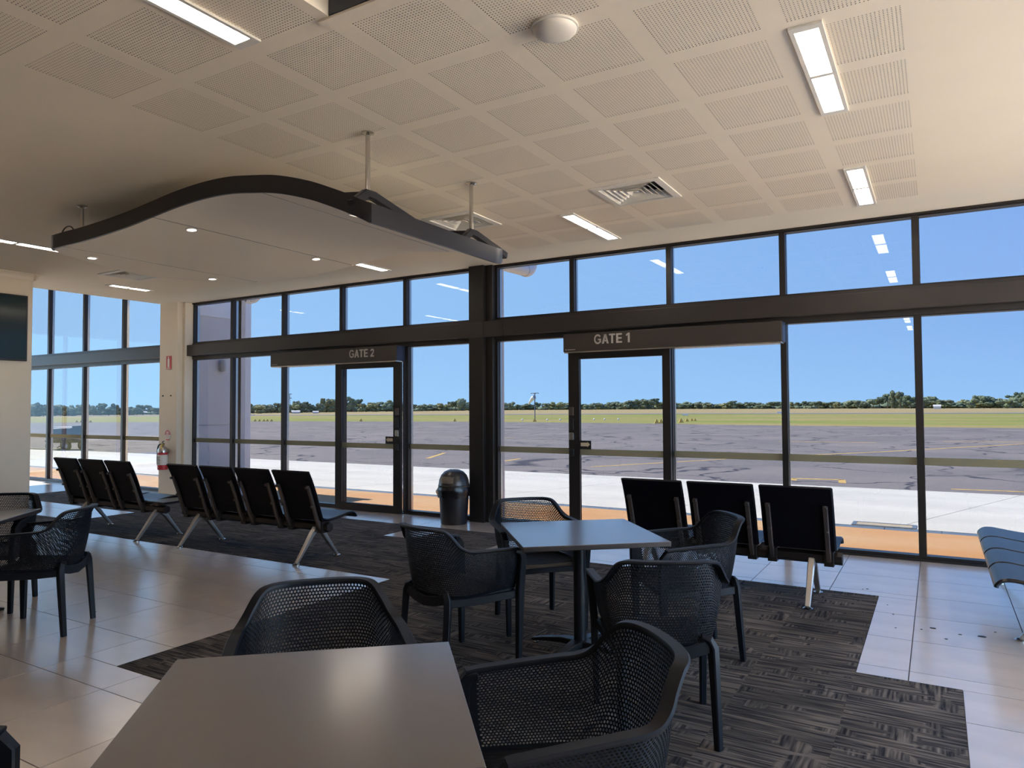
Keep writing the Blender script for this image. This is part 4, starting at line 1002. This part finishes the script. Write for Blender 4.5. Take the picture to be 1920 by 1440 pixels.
for a, b in zip(xs2, xs2[1:]): MB().box(a+0.004, b-0.004, D+0.12, 10.08, -0.062, -0.048).build('slab', 'concrete_rust', strip)
chn = struct(MB().box(-40, 20, 10.08, 10.30, -0.30, -0.060).build('ground_channel', 'channel_steel'), 'grey steel drain channel between rusty strip and pale concrete')
for k in range(30):
    a = -13.0+k*0.62; MB().box(a+0.004, a+0.616, 10.09, 10.29, -0.060, -0.052).build('grate', 'channel_steel', chn)
pitc = empty('pit_cover', (-0.62, 10.45, -0.05)); tag(pitc, 'flat rectangular pit cover set in the pale concrete', 'pit cover')
fr_ = MB()
for q in ((-0.37, 0.37, -0.14, -0.10), (-0.37, 0.37, 0.12, 0.16), (-0.37, -0.32, -0.10, 0.12), (0.32, 0.37, -0.10, 0.12)): fr_.box(q[0], q[1], q[2], q[3], 0.0002, 0.008)
fr_.build('frame', 'channel_steel', pitc); MB().box(-0.319, 0.319, -0.099, 0.119, 0.0002, 0.005).build('lid', 'pit_lid', pitc)

# ------------------------------------------------------------------ trees along the far edge of the field
def tree_mesh(name, seed, kind):
    r = random.Random(seed); bm = bmesh.new(); leaf = []
    if kind == 'gum': blobs = [(r.uniform(-0.34, 0.34), r.uniform(-0.3, 0.3), r.uniform(0.42, 0.88), r.uniform(0.10, 0.19)) for _ in range(17)]
    elif kind == 'round': blobs = [(r.uniform(-0.30, 0.30), r.uniform(-0.3, 0.3), r.uniform(0.22, 0.80), r.uniform(0.15, 0.24)) for _ in range(15)]
    else: blobs = [(r.uniform(-0.42, 0.42), r.uniform(-0.3, 0.3), r.uniform(0.10, 0.78), r.uniform(0.12, 0.22)) for _ in range(17)]
    for (x, y, z, s) in blobs:
        x *= 1.15-0.5*abs(z-0.5); g = bmesh.ops.create_icosphere(bm, subdivisions=3, radius=1.0)
        for v in g['verts']:
            n_ = v.co.normalized(); k = 1+0.34*noise.noise(n_*2.3+Vector((x*9, y*9, z*9)))+0.26*noise.noise(n_*6.0+Vector((x*7, seed, z*5)))
            v.co = Vector((x, y, z))+Vector((n_.x*s*k*1.1, n_.y*s*k*1.1, n_.z*s*k*0.80)); v.co.z = max(0.02, v.co.z)
    nf = len(bm.faces)
    for (x, y, lean) in ((0, 0, 0.05), (0.03, 0.02, -0.08)):
        g = bmesh.ops.create_cone(bm, cap_ends=True, segments=7, radius1=0.028, radius2=0.012, depth=0.62, matrix=Matrix.Translation((x, y, 0.31)))
        for v in g['verts']: v.co.x += lean*v.co.z
    bm.faces.ensure_lookup_table()
    for f in bm.faces: f.material_index = 0 if f.index < nf else 1
    me = bpy.data.meshes.new(name); bm.to_mesh(me); bm.free(); return me
tkinds = [('gum', 'leaf_grey_green'), ('round', 'leaf_dark_green'), ('bush', 'leaf_olive'), ('gum', 'leaf_dark_green'), ('round', 'leaf_grey_green'), ('bush', 'leaf_grey_green')]
tmeshes = []
for k, (kd, lm) in enumerate(tkinds):
    me = tree_mesh('field_tree', 11+k, kd); me.materials.append(M[lm]); me.materials.append(M['trunk']); tmeshes.append(me)
TREES = [(-164.7,65.7,3.05,3.14),(-167.8,68.2,3,2.07),(-171.6,70.9,3.17,3.46),(-166.7,69.8,3.32,2.83),(-162.2,69,3.3,2.38),(-173.7,75.4,3.45,3.36),(-172.9,76.1,3.45,2.12),(-177.4,79.5,3.35,3.75),(-191.5,87.5,2.95,3.29),(-204,94.9,2.94,3.8),(-234.8,111.3,3.45,3.68),(-222.8,107.1,3.38,3.38),(-220.5,107.7,2.75,3.43),(-235,116.5,2.78,3.62),(-233.2,117.4,3.01,5.02),(-234.1,119.3,2.52,2.98),(-227.6,118.1,2.82,2.89),(-224.4,117.9,2.62,3.25),(-237.9,127.2,2.81,3.79),(-230.9,125.3,2.87,3.18),(-236,130.4,2.78,3.1),(-223.7,126,3.07,4.16),(-228.4,131.1,2.58,4.13),(-228.2,132.8,3.08,3.13),(-235.1,138.6,2.39,3.42),(-240.6,143.6,2.71,4.07),(-233.8,141.5,2.37,4.08),(-224.4,137.9,2.2,3.02),(-238.7,148.9,2.78,4.84),(-235.3,149.7,2.11,3.37),(-226.9,146.6,1.96,3.68),(-242.9,159.4,2.04,5.58),(-234.9,156.5,2.38,4.27),(-234.4,158.4,3.11,4.05),(-246.2,169.6,3.07,4.57),(-231.4,161.8,3.37,4.98),(-238,169.5,3,5.13),(-245.1,177.7,3.11,4.3),(-239.5,176.7,3.39,5.22),(-241.4,181.2,3.02,4.99),(-237.6,181.4,3.42,3.96),(-247.9,192.5,3.28,5.19),(-247.6,195.9,3.5,5.45),(-249.6,201.2,3.36,5.88),(-263.9,216.5,3.25,5.28),(-249.8,208.4,3.24,6.15),(-262.2,222.2,3.36,5.91),(-265,227.7,3.67,5.82),(-263.1,229.6,3.64,5.74),(-252.5,224.3,4.4,5.01),(-257.7,233.1,3.88,5.69),(-263.9,241.7,4.46,4.17),(-261.9,243.1,4.47,4.57),(-266,250.1,4.22,5.92),(-262.9,251.4,3.51,4.08),(-265.1,257.7,4.05,4.49),(-269,266.6,6.18,6.15),(-273.9,275.1,5.67,6.2),(-281.8,289,5.1,7.22),(-274.2,286.3,6.52,6.38),(-288.7,306.8,6.24,6.83),(-289.2,312.3,5.91,5.15),(-285.3,313.6,4.71,6.94),(-282.6,317.2,4.41,5.55),(-297.8,339.4,4.72,8.62),(-292.3,340.3,5.3,8.64),(-290.7,344.4,6.02,8.69),(-290.3,350,5.27,5.55),(-296.6,364.6,4.63,8.28),(-289.9,363.9,3.58,6.26),(-311.4,399.6,4.18,6.79),(-318.9,415.3,4.17,8.48),(-310.9,412.3,3.94,8.94),(-313.8,422.4,4.78,8.2),(-303,414.9,4.63,7.72),(-313.8,437.3,5.41,6.19),(-307.2,435.2,6.23,9.85),(-297,428.9,7.72,7.68),(-313.7,462.2,6.1,8.47),(-306.4,462.1,5.9,10.09),(-304.6,467,4.96,6.55),(-314.5,493.3,5.68,7.93),(-320.1,513.6,6.18,9.16),(-310.7,508.8,5.57,7.43),(-318.7,533,6.1,8.13),(-318.7,546,4.75,7.21),(-323.8,567.5,3.95,11.08),(-321,571.7,5.57,10.82),(-315.9,577.5,5.75,8.96),(-298.4,559.8,4.72,9.26),(-306.7,585.8,6.15,8),(-290.7,566.8,6.07,10.15),(-305.4,610.3,6.3,10.06),(-295.8,603.3,5.6,12.71),(-280.4,584,5.19,8.06),(-286.6,611.9,4.36,10.65),(-277.6,607.4,4.64,8.88),(-279.1,627,5.11,9.01),(-280.3,644.1,5.29,11.99),(-262.7,619.7,4.48,8.04),(-270.3,650.5,5.93,12.97),(-261.1,644.1,5.18,7.95),(-251.6,638.4,7.25,13.05),(-251,654.9,8.08,13.46),(-258.6,694.1,8.81,12.1),(-243.7,670.6,8.1,11.59),(-243,685.8,8.59,13.12),(-246.6,716.8,7.05,13.8),(-238.6,713.7,5.69,13.01),(-225.9,694.3,6.17,9.39),(-236.9,744.7,5.39,13.64),(-226.5,727.8,4.4,12.42),(-222.4,735.9,6.53,9.59),(-216.8,736,5.91,14.14),(-208.2,725.2,6.18,9.45),(-201,720.1,5.72,8.57),(-193.7,722.3,4.72,12.6),(-187.1,723.4,4.78,9.09),(-176.6,708.9,5.05,12.56),(-169.4,700.6,6.27,9.44),(-166.5,708.5,3.86,10.33),(-161.1,708.7,5.2,12.51),(-149.9,687.9,5.02,11.78),(-147.4,709.6,4.6,13.93),(-136,675.5,3.71,10.04),(-136.3,699,3.24,11.01),(-125.9,671.6,5.15,12.7),(-127.9,713.1,5.31,9.56),(-118,682.1,5.13,9.21),(-111.5,674.3,5.17,7.87),(-103.3,663.9,4.53,9.75),(-96.8,656,5.19,8.02),(-97.3,696.6,5.05,12.83),(-86.1,647.3,5.09,9.93),(-82.9,663.1,4.7,11.47),(-76.1,656.4,4.72,11.89),(-70.5,644.3,4.74,7.73),(-68.3,677.3,4.76,8.35),(-61.4,646.2,5.41,9.56),(-56.3,643.8,5.83,10.96),(-52.3,639.7,5.65,9.16),(-49.3,648.9,5.94,11.31),(-46,670.4,6.4,11.72),(-39.5,645.4,7.38,10.73),(-34.5,657,9.42,8.82),(-28.3,637.4,11.86,7.49),(-24.3,629.8,10.06,8.54),(-21.7,652.9,9.52,7.47),(-17.3,620,7.85,11.33),(-12.5,640.7,5.6,9.44),(-8.3,624.8,6.97,10),(-3.5,641.4,7.84,9.98),(0.1,638.7,5.48,12.08),(4.7,607.7,4.99,11.38),(8.7,620.8,4.78,10.87),(13.7,623,4.14,10.03),(17.2,634.8,5.62,7.39),(20.8,595.2,5.8,9.03),(25.9,610,7.24,8.23),(29.5,616.4,7.69,10.72),(32.2,604.9,7.78,11.68),(37.9,626.2,5.4,9.09),(40.9,623.8,6.09,7.2),(41.5,588.1,5.95,10.96),(46.9,619.2,7.34,10.44),(50.5,609.1,8.87,8.74),(52.6,601.5,8.43,7.68),(54.6,587.4,8.16,8.12),(58.1,589.7,6.46,8.58),(63.3,598.5,5.73,10.17),(65,580.5,5.45,8.29),(68.7,581.7,5.53,7.93)]
rt_ = random.Random(21)
tlabel = {'gum': 'open-crowned gum tree in the treeline beyond the airfield', 'round': 'round dense tree in the treeline beyond the airfield', 'bush': 'low spreading bushy tree in the treeline beyond the airfield'}
for (x, y, h, w) in TREES:
    k = rt_.randrange(6); r = math.hypot(x, y)
    o = link('field_tree', tmeshes[k]); o.location = (x, y, zf(r)-0.05); o.rotation_euler = (0, 0, rt_.uniform(0, 6.28)); o.scale = (w, w, h*1.30)
    tag(o, tlabel[tkinds[k][0]], 'tree', 'treeline of %s trees beyond the airfield' % tkinds[k][0])
# undergrowth closing the gaps between the trunks: nobody could count it
ubm = bmesh.new()
for (x, y, h, w) in TREES:
    for q in range(4):
        k = 1.12+rt_.uniform(0, 0.03); r = math.hypot(x, y)*k; side = Vector((y, -x, 0)).normalized()*rt_.uniform(-0.6, 0.6)*w
        g = bmesh.ops.create_icosphere(ubm, subdivisions=2, radius=1.0); c = Vector((x*k, y*k, zf(r)+h*rt_.uniform(0.15, 0.40)))+side
        for v in g['verts']:
            n_ = v.co.normalized(); f_ = 1+0.4*noise.noise(n_*2.5+c*0.37)
            v.co = c+Vector((n_.x*w*0.5*f_, n_.y*w*0.5*f_, n_.z*h*0.32*f_))
um = bpy.data.meshes.new('undergrowth'); ubm.to_mesh(um); ubm.free()
tag(link('undergrowth', um, 'leaf_dark_green'), 'continuous dark undergrowth beneath the distant treeline', 'undergrowth', kind='stuff')

# ------------------------------------------------------------------ airfield furniture
ws = empty('wind_sock', (-44.79, 81.15, zf(92)-0.02)); tag(ws, 'white windsock on a tall T-shaped mast in the grass', 'windsock')
MB().tube([(0, 0, 0), (0, 0, 3.50)], 0.065, 10).build('mast', 'mast_grey', ws)
MB().tube([(-0.70, 0.36, 3.50), (0.70, -0.36, 3.50)], 0.035, 8).build('crossarm', 'mast_grey', ws)
lampm = MB()
for k in (-1, -0.35, 0.35, 1): lampm.box(0.70*k-0.05, 0.70*k+0.05, -0.36*k-0.05, -0.36*k+0.05, 3.40, 3.50)
lampm.build('lamp_head', 'mast_grey', ws)
sk_ = [Vector((-0.05, 0, 2.95)), Vector((-0.35, 0.1, 2.85)), Vector((-0.75, 0.2, 2.45)), Vector((-1.1, 0.3, 2.05))]
MB().tube(sk_, [0.30, 0.27, 0.17, 0.09], 14).build('sock', 'marker_white', ws, smooth=True)
gable_mesh = MB(); gable_mesh.rings([[(-0.24, -0.2, 0), (0.24, -0.2, 0), (0.20, 0.2, 0), (-0.20, 0.2, 0)], [(-0.03, -0.03, 0.42), (0.03, -0.03, 0.42), (0.03, 0.03, 0.42), (-0.03, 0.03, 0.42)]]); gable_mesh = gable_mesh.mesh('gable_marker'); gable_mesh.materials.append(M['gable_yellow'])
for (x, y, s, lab) in [(-22.54, 64.34, 1.0, 'first of three yellow gable markers seen through the GATE 1 door'), (-22.2, 64.6, 1.0, 'second of three yellow gable markers seen through the GATE 1 door'), (-21.85, 64.9, 1.0, 'third of three yellow gable markers beside the GATE 1 door stile'),
        (-21.9, 69.7, 1.0, 'largest yellow gable marker right of the GATE 1 door stile'), (-23.0, 75.3, 0.8, 'narrow yellow gable marker below the white marker board'), (-23.43, 78.49, 0.7, 'small far yellow gable marker right of the white board'), (-23.1, 78.6, 0.7, 'smallest far yellow gable marker right of the white board'),
        (-38.5, 69.7, 0.9, 'yellow gable marker at the foot of the windsock mast'), (-48.7, 68.8, 0.8, 'lone yellow gable marker left of the dark post'), (-60.7, 65.9, 0.8, 'lone yellow gable marker seen through the GATE 2 door'),
        (-72.6, 59.9, 0.8, None), (-72.05, 60.1, 0.8, None), (-71.5, 60.3, 0.8, None), (-71.1, 60.5, 0.8, None), (-70.6, 60.7, 0.8, None), (-91.4, 48.5, 0.8, None), (-90.8, 48.7, 0.8, None), (-89.3, 49.0, 0.8, None)]:
    o = link('gable_marker', gable_mesh); o.location = (x, y, zf(math.hypot(x, y))+0.005); o.scale = (s, s, s); o.rotation_euler = (0, 0, math.radians(30))
    tag(o, lab or ('small yellow gable marker in the row left of GATE 2' if x > -80 else 'small orange gable marker beyond the service cart'), 'marker', 'yellow airfield gable markers' if x > -80 else 'orange gable markers by the cart')
for (x, y, w, lab) in ((-37.96, 123.4, 1.05, 'white marker board in the grass right of the GATE 1 door'), (-105.97, 109.9, 0.9, 'white marker board in the grass seen beside the GATE 2 door'), (-32.2, 179.0, 1.1, 'tiny far white marker board by the runway'), (-144.0, 118.0, 1.0, 'tiny white marker board in the grass beside the fin wall')):
    o = MB().box(-w/2, w/2, -0.25, 0.25, 0.10, 0.38).box(-w*0.4, -w*0.35, -0.03, 0.03, 0, 0.10).box(w*0.35, w*0.4, -0.03, 0.03, 0, 0.10).build('marker_board', 'marker_white'); o.location = (x, y, zf(math.hypot(x, y)))
    o.rotation_euler = (0, 0, math.atan2(-x, y)); tag(o, lab, 'marker board')
for k, (x, y) in enumerate([(-47.5, 74.0), (-46.7, 74.4), (-45.9, 75.0), (-44.0, 76.5), (-42.6, 77.2), (-41.2, 77.8), (-40.0, 78.9), (-38.4, 80.3), (-36.6, 81.5), (-35.5, 82.2), (-34.0, 83.0)]):
    o = MB().lathe([(0.10, 0), (0.12, 0.06), (0.10, 0.14), (0.05, 0.20), (0.01, 0.22)], 8).build('grass_marker', 'marker_white'); o.location = (x, y, zf(math.hypot(x, y)))
    tag(o, 'tiny white marker in the dotted row beside the windsock', 'marker', 'row of tiny white markers by the windsock')
def shed(x, y, w, h, lab):
    t = empty('field_shed', (x, y, zf(math.hypot(x, y))), math.atan2(-x, y)); tag(t, lab, 'building', 'small white buildings under the treeline')
    MB().box(-w/2, w/2, -w*0.3, w*0.3, 0, h*0.6).build('walls', 'shed_white', t)
    MB().rings([[(-w*0.54, -w*0.34, h*0.6), (-w*0.54, 0, h), (-w*0.54, w*0.34, h*0.6)], [(w*0.54, -w*0.34, h*0.6), (w*0.54, 0, h), (w*0.54, w*0.34, h*0.6)]]).build('roof', 'shed_roof', t)
for a in ((-262, 164, 2.4, 1.3, 'small white shed under the trees just left of the beige column'), (-270, 158, 1.3, 1.0, 'tiny pale shed under the trees left of the beige column'), (0.2, 505, 4.0, 2.6, 'tiny white shed under the trees right of the last mullion'), (-222, 203, 3.2, 1.2, 'low white building under the trees left of the GATE 2 door'), (-214, 206, 2.2, 1.0, 'second low white building under the trees by GATE 2')): shed(*a)
tw = empty('lattice_tower', (-272.2, 245.0, zf(366))); tag(tw, 'thin lattice floodlight tower above the trees near GATE 2', 'tower')
MB().tube([(-0.5, 0, 0), (-0.25, 0, 9.0)], 0.09, 6).tube([(0.5, 0, 0), (0.25, 0, 9.0)], 0.09, 6).build('legs', 'hub_grey', tw)
for z in (7.0, 9.0): MB().box(-1.3, 1.3, -0.2, 0.2, z, z+0.35).build('platform', 'hub_grey', tw)
st_ = MB()
for k in range(6): st_.tube([(-0.45+0.03*k, 0, k*1.4), (0.42-0.03*k, 0, (k+1)*1.4)], 0.05, 5)
st_.build('lattice', 'hub_grey', tw)

# ------------------------------------------------------------------ service cart
ca = empty('service_cart', (-29.26, 15.12, -0.052), math.radians(27)); ca.scale = (0.65, 1, 1); tag(ca, 'dark blue wheeled service cart parked outside the alcove windows', 'cart')
body = MB(); body.rings([[(-0.62, -0.42, 0.40), (-0.66, -0.42, 0.62), (-0.60, -0.42, 0.83), (0.80, -0.42, 0.86), (0.80, -0.42, 0.40)], [(-0.62, 0.42, 0.40), (-0.66, 0.42, 0.62), (-0.60, 0.42, 0.83), (0.80, 0.42, 0.86), (0.80, 0.42, 0.40)]]); body.build('tank_body', 'cart_blue', ca, bevel=0.03)
MB().box(-0.58, 0.76, -0.36, 0.36, 0.862, 0.885).build('top_cover', 'cart_top', ca, bevel=0.01)
MB().box(-0.78, 0.85, -0.40, 0.40, 0.28, 0.38).build('chassis', 'cart_dark', ca); MB().box(-0.82, -0.40, -0.44, 0.44, 0.33, 0.36).build('mudguard', 'cart_dark', ca)
MB().box(0.70, 0.83, -0.30, 0.30, 0.86, 0.93).build('control_box', 'cart_blue', ca)
for (wx, wy) in ((-0.58, -0.40), (-0.58, 0.40), (0.55, -0.40), (0.55, 0.40)):
    o = MB().tube([(wx, wy-0.07, 0.165), (wx, wy+0.07, 0.165)], 0.165, 20).build('wheel', 'tyre', ca, smooth=True); MB().tube([(wx, wy-0.078, 0.165), (wx, wy+0.078, 0.165)], 0.085, 14).build('hub', 'hub_grey', o)
MB().tube([(-0.2, -0.3, 0.1), (0.2, -0.25, 0.25)], 0.018, 8).build('tow_bar', 'cart_dark', ca)
hs = MB().tube(catmull([(-29.4, 15.0, -0.03), (-30.2, 14.75, -0.03), (-31.2, 14.6, -0.03), (-31.6, 14.2, -0.03), (-31.0, 13.9, -0.03), (-32.0, 13.4, -0.03), (-33.5, 13.0, -0.03)], 6), 0.03, 8).build('ground_hose', 'cart_dark', None, smooth=True); tag(hs, 'dark hose snaking across the asphalt from the service cart', 'hose')
